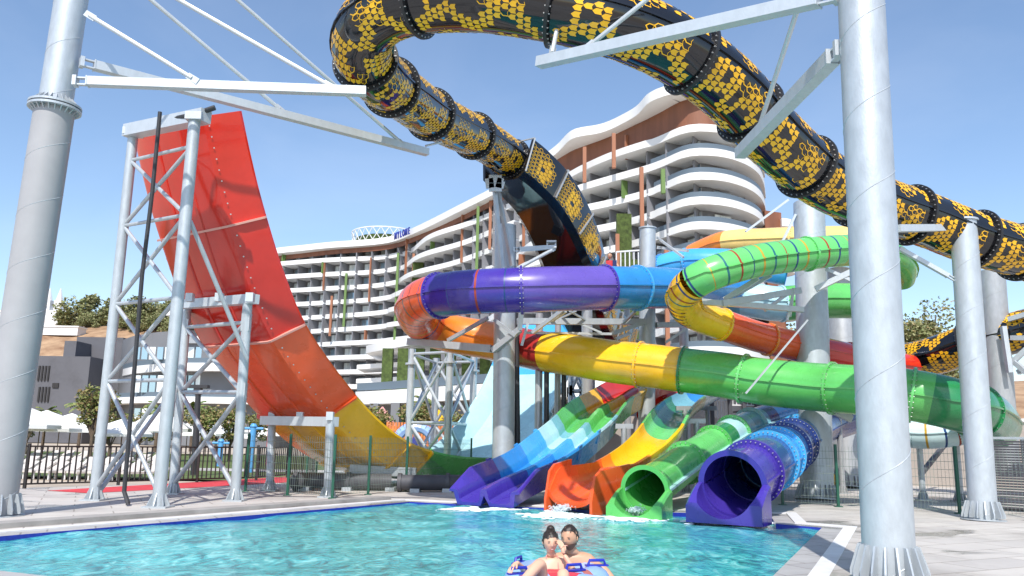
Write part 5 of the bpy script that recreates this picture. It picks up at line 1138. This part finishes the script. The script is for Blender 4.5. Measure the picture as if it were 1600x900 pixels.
# playground
ph = thing('play_house', 'small play tower with a pink pointed roof', 'playhouse', at(602, 715, 75)); x, y = xat(603, 75), 75
for dx in (-.9, .9):
    for dy in (-.9, .9): MB().box((x + dx, y + dy, 1.3), (.14, .14, 2.6)).build('post', 'wood_pole', ph, smooth=False)
MB().rod((x, y, 2.5), (x, y, 2.9), 1.5, 1.4, n=4).build('eaves', 'yellow', ph, smooth=False); MB().rod((x, y, 2.9), (x, y, 4.6), 1.35, .05, n=4).build('roof', 'play_pink', ph, smooth=False)
ph = thing('play_house', 'second play tower with a yellow and pink roof behind the braced tower', 'playhouse', at(688, 715, 72)); x, y = xat(690, 72), 72
for dx in (-.8, .8):
    for dy in (-.8, .8): MB().box((x + dx, y + dy, 1.5), (.12, .12, 3)).build('post', 'play_orange', ph, smooth=False)
MB().rod((x, y, 2.9), (x, y, 4.3), 1.3, .05, n=4).build('roof', 'yellow', ph, smooth=False); MB().box((x, y, 1.2), (1.8, 1.8, .2)).build('floor', 'play_orange', ph, smooth=False)
of = thing('play_screen', 'long terracotta timber screen behind the foot of the ramp', 'screen', at(660, 712, 64)); mb = MB()
for k in range(46): mb.box((xat(612, 64) + k * .22, 64, 1.5), (.16, .1, 3.0))
mb.beam((xat(612, 64), 64.05, 2.6), (xat(612, 64) + 10, 64.05, 2.6), .05, .2); mb.build('boards', 'play_orange', of, smooth=False)
wh = thing('star_wheel_toy', 'blue and white round play wheel with a navy star behind the ramp foot', 'play wheel', at(660, 712, 48)); c = Vector((xat(655, 50), 50, 1.3)); pts_ = [c + Vector((math.cos(a) * 1.15, 0, math.sin(a) * 1.15)) for a in [2 * math.pi * k / 30 for k in range(31)]]
mb = MB()
for a, b in zip(pts_, pts_[1:]): mb.rod(a, b, .3, n=8)
mb.build('rim', 'ring_blue', wh)
st_ = MB(); pv = [c + Vector((math.cos(math.pi * k / 5 + .3) * (.8 if k % 2 == 0 else .35), -.12, math.sin(math.pi * k / 5 + .3) * (.8 if k % 2 == 0 else .35))) for k in range(10)]; st_.add(pv + [p + Vector((0, .2, 0)) for p in pv], [tuple(range(10)), tuple(range(19, 9, -1))] + [(i, (i + 1) % 10, 10 + (i + 1) % 10, 10 + i) for i in range(10)]); st_.build('star', 'sign_blue', wh, smooth=False)
for px, Y, H_, lab in ((406, 42, 2.2, 'bright blue water spout with side nozzles left of the goalpost frame'), (358, 50, 1.4, 'lower blue water spout behind the four-legged tower')):
    sp = thing('water_spout', lab, 'water spout', (xat(px, Y), Y, 0), 'blue water spouts'); x = xat(px, Y); MB().rod((x, Y, -.1), (x, Y, H_), .15, n=14).build('post', 'play_blue', sp); MB().rod((x - .5, Y, H_ - .1), (x + .5, Y, H_ - .1), .07).rod((x, Y, H_), (x, Y, H_ + .15), .2, .1).build('nozzle', 'play_blue', sp)
MB().box((xat(433, 55), 55, 1.2), (.35, .35, 2.5)).rod((xat(433, 55), 55, 2.45), (xat(433, 55), 55, 2.9), .3, .05).build('play_post', 'ring_red', smooth=False, label='red playground post seen inside the goalpost frame', cat='post')
lp_ = thing('lamp_post', 'tall dark lamp post between the two ramp towers', 'lamp post', gnd(305, 742)); p = Vector((*pxy(303, 742), 0)); MB().rod(p, at(310, 610, p.y), .16, .12).build('pole', 'dark_pipe', lp_); h_ = at(310, 604, p.y); MB().box(h_, (.9, .35, .14)).box(h_ + Vector((.0, 0, -.2)), (.3, .3, .3)).build('lamp_head', 'dark_pipe', lp_, smooth=False)
# ---------------------------------------------------------------- people
def body(name, joints, edges, m, parent, levels=2, root=0, nm='body'):
    """one skinned surface: joints = {key: (x, y, z, radius)} in metres"""
    keys = list(joints); me = bpy.data.meshes.new(nm); base = BASES[parent.name] * S
    me.from_pydata([Vector(joints[k][:3]) - base for k in keys], [(keys.index(a), keys.index(b)) for a, b in edges], [])
    o = bpy.data.objects.new(nm, me); scn.collection.objects.link(o); o.parent = parent; me.materials.append(M(m))
    sk = o.modifiers.new('skin', 'SKIN'); sk.use_smooth_shade = True
    for i, k in enumerate(keys):
        sv = me.skin_vertices[0].data[i]; r_ = joints[k][3]; sv.radius = r_ if isinstance(r_, tuple) else (r_, r_); sv.use_root = (i == root)
    su = o.modifiers.new('sub', 'SUBSURF'); su.levels = levels; su.render_levels = levels; BASES[o.name] = BASES[parent.name]; return o
def head(parent, c, face, size, skin, beard=False, bun=False):
    """c = head centre (m), face = direction it looks, size = head height"""
    f = Vector(face).normalized(); r_ = f.cross(Z).normalized(); u = r_.cross(f); h = size / 2; q = Matrix((r_, f, u)).transposed(); c = Vector(c) / S; k = 1 / S; mb = MB(); seg, ring = 32, 24; vs = []
    for i in range(ring + 1):
        th = math.pi * i / ring
        for j in range(seg):
            ph = 2 * math.pi * j / seg; x, y, z = math.sin(th) * math.cos(ph), math.sin(th) * math.sin(ph), math.cos(th)
            X, Y_, Z_ = x * h * .67, y * h * .86, z * h
            if z < -.1: s_ = 1 - .34 * min(1, (-z - .1) / .9); X *= s_; Y_ = Y_ * (s_ if y < 0 else 1 - .12 * (-z - .1))
            if y > 0:
                fx, fz = X / h, Z_ / h
                Y_ += h * .20 * math.exp(-((fx) / .10) ** 2 - ((fz + .16) / .13) ** 2) + h * .10 * math.exp(-(fx / .08) ** 2 - ((fz + .02) / .16) ** 2)
                for sx in (-1, 1): Y_ -= h * .09 * math.exp(-((fx - sx * .27) / .13) ** 2 - ((fz - .03) / .09) ** 2)
                Y_ += h * .05 * math.exp(-(fx / .22) ** 2 - ((fz + .48) / .07) ** 2) + h * .06 * math.exp(-(fx / .2) ** 2 - ((fz + .8) / .15) ** 2) + h * .04 * math.exp(-(fx / .5) ** 2 - ((fz - .15) / .06) ** 2)
            vs.append(c + (q @ Vector((X, Y_, Z_))) * k)
    mb.add(vs, [(i * seg + j, (i + 1) * seg + j, (i + 1) * seg + (j + 1) % seg, i * seg + (j + 1) % seg) for i in range(ring) for j in range(seg)])
    for sx in (-1, 1): mb.ball(c + (q @ Vector((sx * h * .67, -h * .05, -h * .05))) * k, h * .2 * k, 10, 8, sc=(.35, .6, 1), rot=q)
    hd = mb.build('head', skin, parent)
    for sx in (-1, 1):
        e = c + (q @ Vector((sx * h * .27, h * .70, h * .03))) * k; MB().ball(e, h * .06 * k, 10, 8, sc=(1.4, .6, .5), rot=q).build('eye', 'eye_white', hd); MB().ball(e + (q @ Vector((0, h * .045, 0))) * k, h * .026 * k, 8, 6, sc=(1, .5, 1), rot=q).build('iris', 'hair', hd)
        MB().ball(c + (q @ Vector((sx * h * .27, h * .80, h * .17))) * k, h * .13 * k, 8, 6, sc=(1.2, .3, .13), rot=q).build('eyebrow', 'hair', hd)
    MB().ball(c + (q @ Vector((0, h * .83, -h * .47))) * k, h * .16 * k, 12, 8, sc=(1.3, .4, .32), rot=q).build('mouth', 'lips', hd)
    if True:  # teeth of the smile
        MB().ball(c + (q @ Vector((0, h * .87, -h * .46))) * k, h * .11 * k, 10, 6, sc=(1.2, .25, .22), rot=q).build('teeth', 'eye_white', hd)
    mb = MB(); vs = []; fs = []; q2 = random.Random(3)
    for i in range(ring + 1):
        th = math.pi * i / ring
        for j in range(seg):
            ph = 2 * math.pi * j / seg; x, y, z = math.sin(th) * math.cos(ph), math.sin(th) * math.sin(ph), math.cos(th); gsc = 1.045 if not bun else 1.07
            s_ = gsc * (1 - .3 * max(0, -z)); vs.append(c + (q @ Vector((x * h * .67 * s_, y * h * .86 * s_ - h * .02, z * h * gsc))) * k + Vector((q2.gauss(0, .004), q2.gauss(0, .004), q2.gauss(0, .004))))
            lim = (.70 if not bun else .60) - .25 * abs(x) if y > .25 else ((.12 if not bun else -.05) if y > -.25 else -.5)
            if z > lim: fs.append((i * seg + j, (i + 1) * seg + j, (i + 1) * seg + (j + 1) % seg, i * seg + (j + 1) % seg))
    mb.add(vs, fs)
    for _ in range(380 if bun else 0):      # loose short strands over the hair
        f_ = q2.choice(fs); p_ = mb.v[q2.choice(f_)]; d_ = (p_ - c).normalized(); tg = Vector((q2.gauss(0, 1), q2.gauss(0, 1), q2.gauss(0, 1) - (0 if bun else .6))); tg = (tg - d_ * tg.dot(d_)).normalized(); L2 = h * k * q2.uniform(.06, .13)
        w2 = tg.cross(d_) * h * k * .018; mb.add([p_ - w2, p_ + w2, p_ + tg * L2 + d_ * h * k * q2.uniform(.03, .09)], [(0, 1, 2)])
    if bun: mb.ball(c + (q @ Vector((h * -.15, -h * .75, h * .85))) * k, h * .38 * k, 12, 8)
    mb.build('hair', 'hair', hd, sharp=180)
    if beard:
        mb = MB(); vs = []; fs = []
        for i in range(ring + 1):
            th = math.pi * i / ring
            for j in range(seg):
                ph = 2 * math.pi * j / seg; x, y, z = math.sin(th) * math.cos(ph), math.sin(th) * math.sin(ph), math.cos(th); s_ = 1 - .34 * min(1, max(0, (-z - .1) / .9))
                vs.append(c + (q @ Vector((x * h * .695 * s_, y * h * .90 * (1 if y > 0 else s_), z * h * 1.03))) * k)
                if z < -.36 and y > -.2 and not (abs(x) < .33 and -.58 < z < -.40 and y > 0): fs.append((i * seg + j, (i + 1) * seg + j, (i + 1) * seg + (j + 1) % seg, i * seg + (j + 1) % seg))
        mb.add(vs, fs); mb.build('beard', 'beard', hd, sharp=180)
    return hd
def hand(parent, wr, d, nrm, m, curl=.5, side=1, sc=1.0):
    """palm from the wrist along d, palm facing nrm; five fingers"""
    d, nrm = Vector(d).normalized(), Vector(nrm).normalized(); s_ = d.cross(nrm).normalized() * side; J, E = {}, []
    w_ = Vector(wr); J['w'] = (*w_, .024 * sc); p = w_ + d * .05 * sc; J['p'] = (*p, (.034 * sc, .017 * sc)); E.append(('w', 'p'))
    for n_, (off, L_) in enumerate(((-.030, .062), (-.010, .076), (.011, .072), (.030, .056))):
        a = w_ + d * .088 * sc + s_ * off * sc; J['k%d' % n_] = (*a, .0105 * sc); E.append(('p', 'k%d' % n_)); pr, dd = 'k%d' % n_, d.copy()
        for j, f in enumerate((.45, .32, .23)):
            dd = (dd + nrm * curl * .9).normalized(); a = a + dd * L_ * f * sc; kk = 'f%d%d' % (n_, j); J[kk] = (*a, (.0095 - .001 * j) * sc); E.append((pr, kk)); pr = kk
    a = w_ + d * .03 * sc - s_ * .035 * sc; J['t0'] = (*a, .0135 * sc); E.append(('p', 't0')); dd = (d * .7 - s_ * .7).normalized(); pr = 't0'
    for j in (1, 2): dd = (dd + nrm * curl * .5 + d * .2).normalized(); a = a + dd * .034 * sc; J['t%d' % j] = (*a, .011 * sc); E.append((pr, 't%d' % j)); pr = 't%d' % j
    return body('hand', J, E, m, parent, 1, 0, 'hand')
Yp = 7.85 * 1.0        # metres from the camera to the couple
def mp(px, py, ym): v = at(px, py, ym / S) * S; return v
WZ = -.085 * S          # water level, metres
rc = Vector((mp(872, 900, 8.05).x, 7.75, WZ + .17))
flt = thing('swim_ring', 'big pale blue double swim ring with red patches carrying the couple', 'swim ring', (rc.x / S, rc.y / S, WZ / S))
def torus(c, R_, r_, name, m, parent, sc=(1, 1)):
    mb = MB(); n, k = 56, 18; vs = [(c.x / S + (R_ + r_ * math.cos(b)) * math.cos(a) / S * sc[0], c.y / S + (R_ + r_ * math.cos(b)) * math.sin(a) / S * sc[1], c.z / S + r_ * .92 * math.sin(b) / S) for a in [2 * math.pi * i / n for i in range(n)] for b in [2 * math.pi * j / k for j in range(k)]]
    return mb.add(vs, [(i * k + j, ((i + 1) % n) * k + j, ((i + 1) % n) * k + (j + 1) % k, i * k + (j + 1) % k) for i in range(n) for j in range(k)]).build(name, m, parent, sharp=180)
c1_ = Vector((rc.x, rc.y - .42, WZ + .07)); c2__ = Vector((rc.x, rc.y + .42, WZ + .07))
torus(c1_, .34, .165, 'front_ring', 'ring_blue', flt); torus(c2__, .34, .165, 'rear_ring', 'ring_blue', flt)
def patch(c, R_, r_, a0, a1, b0, b1, m, nm='patch', lift=.004):
    n, k = 14, 8; vs = []
    for i in range(n + 1):
        for j in range(k + 1):
            a = a0 + (a1 - a0) * i / n; b = b0 + (b1 - b0) * j / k; r2_ = r_ + lift; vs.append((c.x / S + (R_ + r2_ * math.cos(b)) * math.cos(a) / S, c.y / S + (R_ + r2_ * math.cos(b)) * math.sin(a) / S, c.z / S + r2_ * .92 * math.sin(b) / S))
    return MB().add(vs, [(i * (k + 1) + j, (i + 1) * (k + 1) + j, (i + 1) * (k + 1) + j + 1, i * (k + 1) + j + 1) for i in range(n) for j in range(k)]).build(nm, m, flt, sharp=180)
patch(c2__, .34, .165, R(252), R(284), R(-10), R(150), 'ring_red'); patch(c1_, .34, .165, R(60), R(112), R(20), R(175), 'ring_red'); patch(c1_, .34, .165, R(150), R(175), R(40), R(170), 'ring_red'); patch(c2__, .34, .165, R(300), R(312), R(40), R(75), 'lips')
def handle(p, rz):
    root = MB(); p = Vector(p) / S; d = Vector((math.cos(rz), math.sin(rz), 0)) / S; root.pipe([p - d * .085, p - d * .07 + Z * .045 / S, p + d * .07 + Z * .045 / S, p + d * .085], .014 / S, 8); root.beam(p - d * .11, p + d * .11, .06 / S, .014 / S); return root.build('handle', 'handle_blue', flt)
zt = WZ + .07 + .155
handle((c1_.x - .37, c1_.y + .30, zt - .01), .5); handle((c2__.x + .13, c2__.y - .36, zt + .0), .5); handle((c2__.x + .37, c2__.y - .03, zt - .002), .2); handle((c2__.x - .37, c2__.y + .1, zt - .005), 1.2)
# man at the back, woman in front
mh = mp(890, 840, 8.32); wh_ = mp(860, 846, 8.02)
man = thing('person', 'bearded man with short dark hair, bare chest, sitting at the back of the swim ring', 'person', (mh.x / S, 8.34 / S, WZ / S))
sx, sy = mh.x + .03, 8.40; zs = mh.z - .165      # neck base
J = {'pel': (sx, sy + .05, zs - .50, (.155, .12)), 'wai': (sx, sy + .03, zs - .32, (.145, .11)), 'che': (sx, sy, zs - .14, (.175, .125)), 'nck': (sx, sy, zs + .0, (.075, .07)), 'nk2': (mh.x, mh.y + .02, mh.z - .07, .062)}
E = [('pel', 'wai'), ('wai', 'che'), ('che', 'nck'), ('nck', 'nk2')]
for s_, nm, el, wr in ((1, 'r', (sx + .31, sy - .03, zs - .13), (sx + .43, sy - .20, zs - .27)), (-1, 'l', (sx - .32, sy - .10, zs - .26), (sx - .20, sy - .32, zs - .32))):
    J['sh' + nm] = (sx + s_ * .175, sy, zs - .055, .072); J['ua' + nm] = (sx + s_ * .245, sy - .01, zs - .12, .057); J['el' + nm] = (*el, .044); J['wr' + nm] = (*wr, .030)
    E += [('che', 'sh' + nm), ('sh' + nm, 'ua' + nm), ('ua' + nm, 'el' + nm), ('el' + nm, 'wr' + nm)]
for s_, nm in ((1, 'r'), (-1, 'l')):
    J['hp' + nm] = (sx + s_ * .12, sy - .02, zs - .52, .10); J['kn' + nm] = (sx + s_ * .27, sy - .50, zs - .44, .066); J['an' + nm] = (sx + s_ * .29, sy - .78, zs - .66, .042); J['to' + nm] = (sx + s_ * .30, sy - .9, zs - .66, .032)
    E += [('pel', 'hp' + nm), ('hp' + nm, 'kn' + nm), ('kn' + nm, 'an' + nm), ('an' + nm, 'to' + nm)]
body('body', J, E, 'skin_dark', man); head(man, mh, (-.55, -1, -.12), .235, 'skin_dark', beard=True)
hand(man, J['wrr'][:3], (.05, -.5, -.8), (-1, 0, 0), 'skin_dark', .35); hand(man, J['wrl'][:3], (.5, -.8, -.1), (0, 0, -1), 'skin_dark', .4, -1)
MB().rod((sx / S, (sy + .06) / S, (zs - .62) / S), (sx / S, (sy + .03) / S, (zs - .44) / S), .2 / S, .165 / S, n=20).build('swim_shorts', 'navy_cloth', man)
wom = thing('person', 'woman with dark hair in a bun, laughing, one hand at her cheek', 'person', (wh_.x / S, 8.0 / S, WZ / S))
wx, wy = wh_.x + .015, 8.04; zs = wh_.z - .155
J = {'pel': (wx + .02, wy - .16, zs - .40, (.15, .115)), 'wai': (wx + .01, wy - .06, zs - .26, (.105, .085)), 'che': (wx, wy, zs - .12, (.135, .095)), 'nck': (wx, wy, zs + .01, (.052, .05)), 'nk2': (wh_.x, wh_.y + .015, wh_.z - .065, .048)}
E = [('pel', 'wai'), ('wai', 'che'), ('che', 'nck'), ('nck', 'nk2')]
for s_, nm, el, wr in ((-1, 'l', (wx - .25, wy - .10, zs - .10), mp(807, 879, 7.66)), (1, 'r', (wx + .25, wy - .20, zs - .17), (wh_.x + .12, wy - .13, wh_.z - .10))):
    J['sh' + nm] = (wx + s_ * .125, wy, zs - .045, .052); J['ua' + nm] = (wx + s_ * .18, wy - .03, zs - .09, .042); J['el' + nm] = (*el, .033); J['wr' + nm] = (*wr, .023)
    E += [('che', 'sh' + nm), ('sh' + nm, 'ua' + nm), ('ua' + nm, 'el' + nm), ('el' + nm, 'wr' + nm)]
for s_, nm, kn, an in ((-1, 'l', mp(845, 878, 7.50), mp(812, 915, 7.20)), (1, 'r', mp(880, 892, 7.50), mp(878, 950, 7.25))):
    J['hp' + nm] = (wx + s_ * .10, wy - .24, zs - .40, .088); J['kn' + nm] = (*kn, .056); J['an' + nm] = (*an, .038); J['to' + nm] = (an[0] - .02, an[1] - .12, an[2] - .03, .03)
    E += [('pel', 'hp' + nm), ('hp' + nm, 'kn' + nm), ('kn' + nm, 'an' + nm), ('an' + nm, 'to' + nm)]
body('body', J, E, 'skin', wom); head(wom, wh_, (.16, -1, -.12), .215, 'skin', bun=True)
hand(wom, J['wrl'][:3], (-.5, -.55, -.5), (0, -.3, -1), 'skin', .6, -1, .9); hand(wom, J['wrr'][:3], (-.25, .1, .95), (-.7, .6, 0), 'skin', .5, 1, .9)
for s_ in (-1, 1):
    c = Vector((wx + s_ * .062, wy - .085, zs - .155)) / S; MB().ball(c, .062 / S, 16, 10, sc=(1, .75, .85)).build('bikini_cup', 'navy_cloth' if s_ > 0 else 'pink_cloth', wom); MB().rod(c + Vector((0, -.02, .04)) / S, Vector((wx + s_ * .05, wy - .02, zs + .03)) / S, .008, n=6).build('strap', 'pink_cloth', wom)
# bather on the high platform
bp = at(953, 425, 36.3); bz = bp.z
up = thing('person', 'distant bather in a red and navy top on the high platform', 'person', (bp.x, 36.3, bz - 1))
bx, by = bp.x * S, 36.3 * S; z0_ = at(955, 400, 36.3).z * S
J = {'pel': (bx, by, z0_ - .62, .15), 'che': (bx, by, z0_ - .3, (.17, .12)), 'nck': (bx, by, z0_ - .15, .06), 'sl': (bx - .19, by, z0_ - .22, .06), 'el': (bx - .4, by - .1, z0_ - .15, .045), 'wl': (bx - .6, by - .1, z0_ + .02, .035), 'sr': (bx + .19, by, z0_ - .22, .06), 'er': (bx + .3, by - .1, z0_ - .45, .045), 'wr': (bx + .2, by - .3, z0_ - .5, .035), 'hl': (bx - .1, by, z0_ - .7, .1), 'kl': (bx - .1, by - .05, z0_ - 1.1, .07), 'al': (bx - .1, by, z0_ - 1.5, .045), 'hr': (bx + .1, by, z0_ - .7, .1), 'kr': (bx + .1, by - .05, z0_ - 1.1, .07), 'ar': (bx + .1, by, z0_ - 1.5, .045)}
body('body', J, [('pel', 'che'), ('che', 'nck'), ('che', 'sl'), ('sl', 'el'), ('el', 'wl'), ('che', 'sr'), ('sr', 'er'), ('er', 'wr'), ('pel', 'hl'), ('hl', 'kl'), ('kl', 'al'), ('pel', 'hr'), ('hr', 'kr'), ('kr', 'ar')], 'skin_dark', up); head(up, (bx, by, z0_), (-.3, -1, 0), .24, 'skin_dark')
MB().rod(Vector((bx, by, z0_ - .72)) / S, Vector((bx, by, z0_ - .2)) / S, .21 / S, .2 / S, n=16).build('swim_top', 'red_cloth', up); MB().box(Vector((bx + .14, by - .05, z0_ - .45)) / S, (.14 / S, .36 / S, .5 / S)).build('towel', 'navy_cloth', up, smooth=False)
# ---------------------------------------------------------------- foam and jets at the slide mouths
for n_, (p, q_, r_, c_) in enumerate(((716, 793, .5, 170), (775, 795, .55, 170), (880, 803, .9, 380), (985, 808, .8, 260), (1125, 812, .7, 260), (1170, 812, .6, 170))):
    g_ = gnd(p, q_ + 4, -.085); splash(g_.x, g_.y, r_ * .62, int(c_ * .9), seed=n_, lab='white foam ' + ('at the left lane mouth of the twin slide', 'at the right lane mouth of the twin slide', 'below the orange slide', 'below the round green mouth', 'below the left of the dark blue mouth', 'below the right of the dark blue mouth')[n_])
def gush(a, b, wdt_, seed, lab):
    q = random.Random(seed); mb = MB()
    for _ in range(900):
        f = q.random(); p = Vector(a).lerp(Vector(b), f); p.z += .08 * math.sin(math.pi * f) ; p += Vector((q.gauss(0, wdt_), q.gauss(0, wdt_ * .6), q.gauss(0, .04))); mb.ball(p, q.uniform(.005, .02), 5, 3, sc=(1, 1.5, .8))
    mb.build('water_jet', 'water_spray', kind='stuff', label=lab, cat='water')
gush(at(882, 794, 21.1), gnd(866, 806, -.1), .10, 1, 'white water pouring off the lip of the orange slide'); gush(at(998, 797, 20.2), gnd(988, 809, -.1), .08, 2, 'white water pouring from the round green mouth')
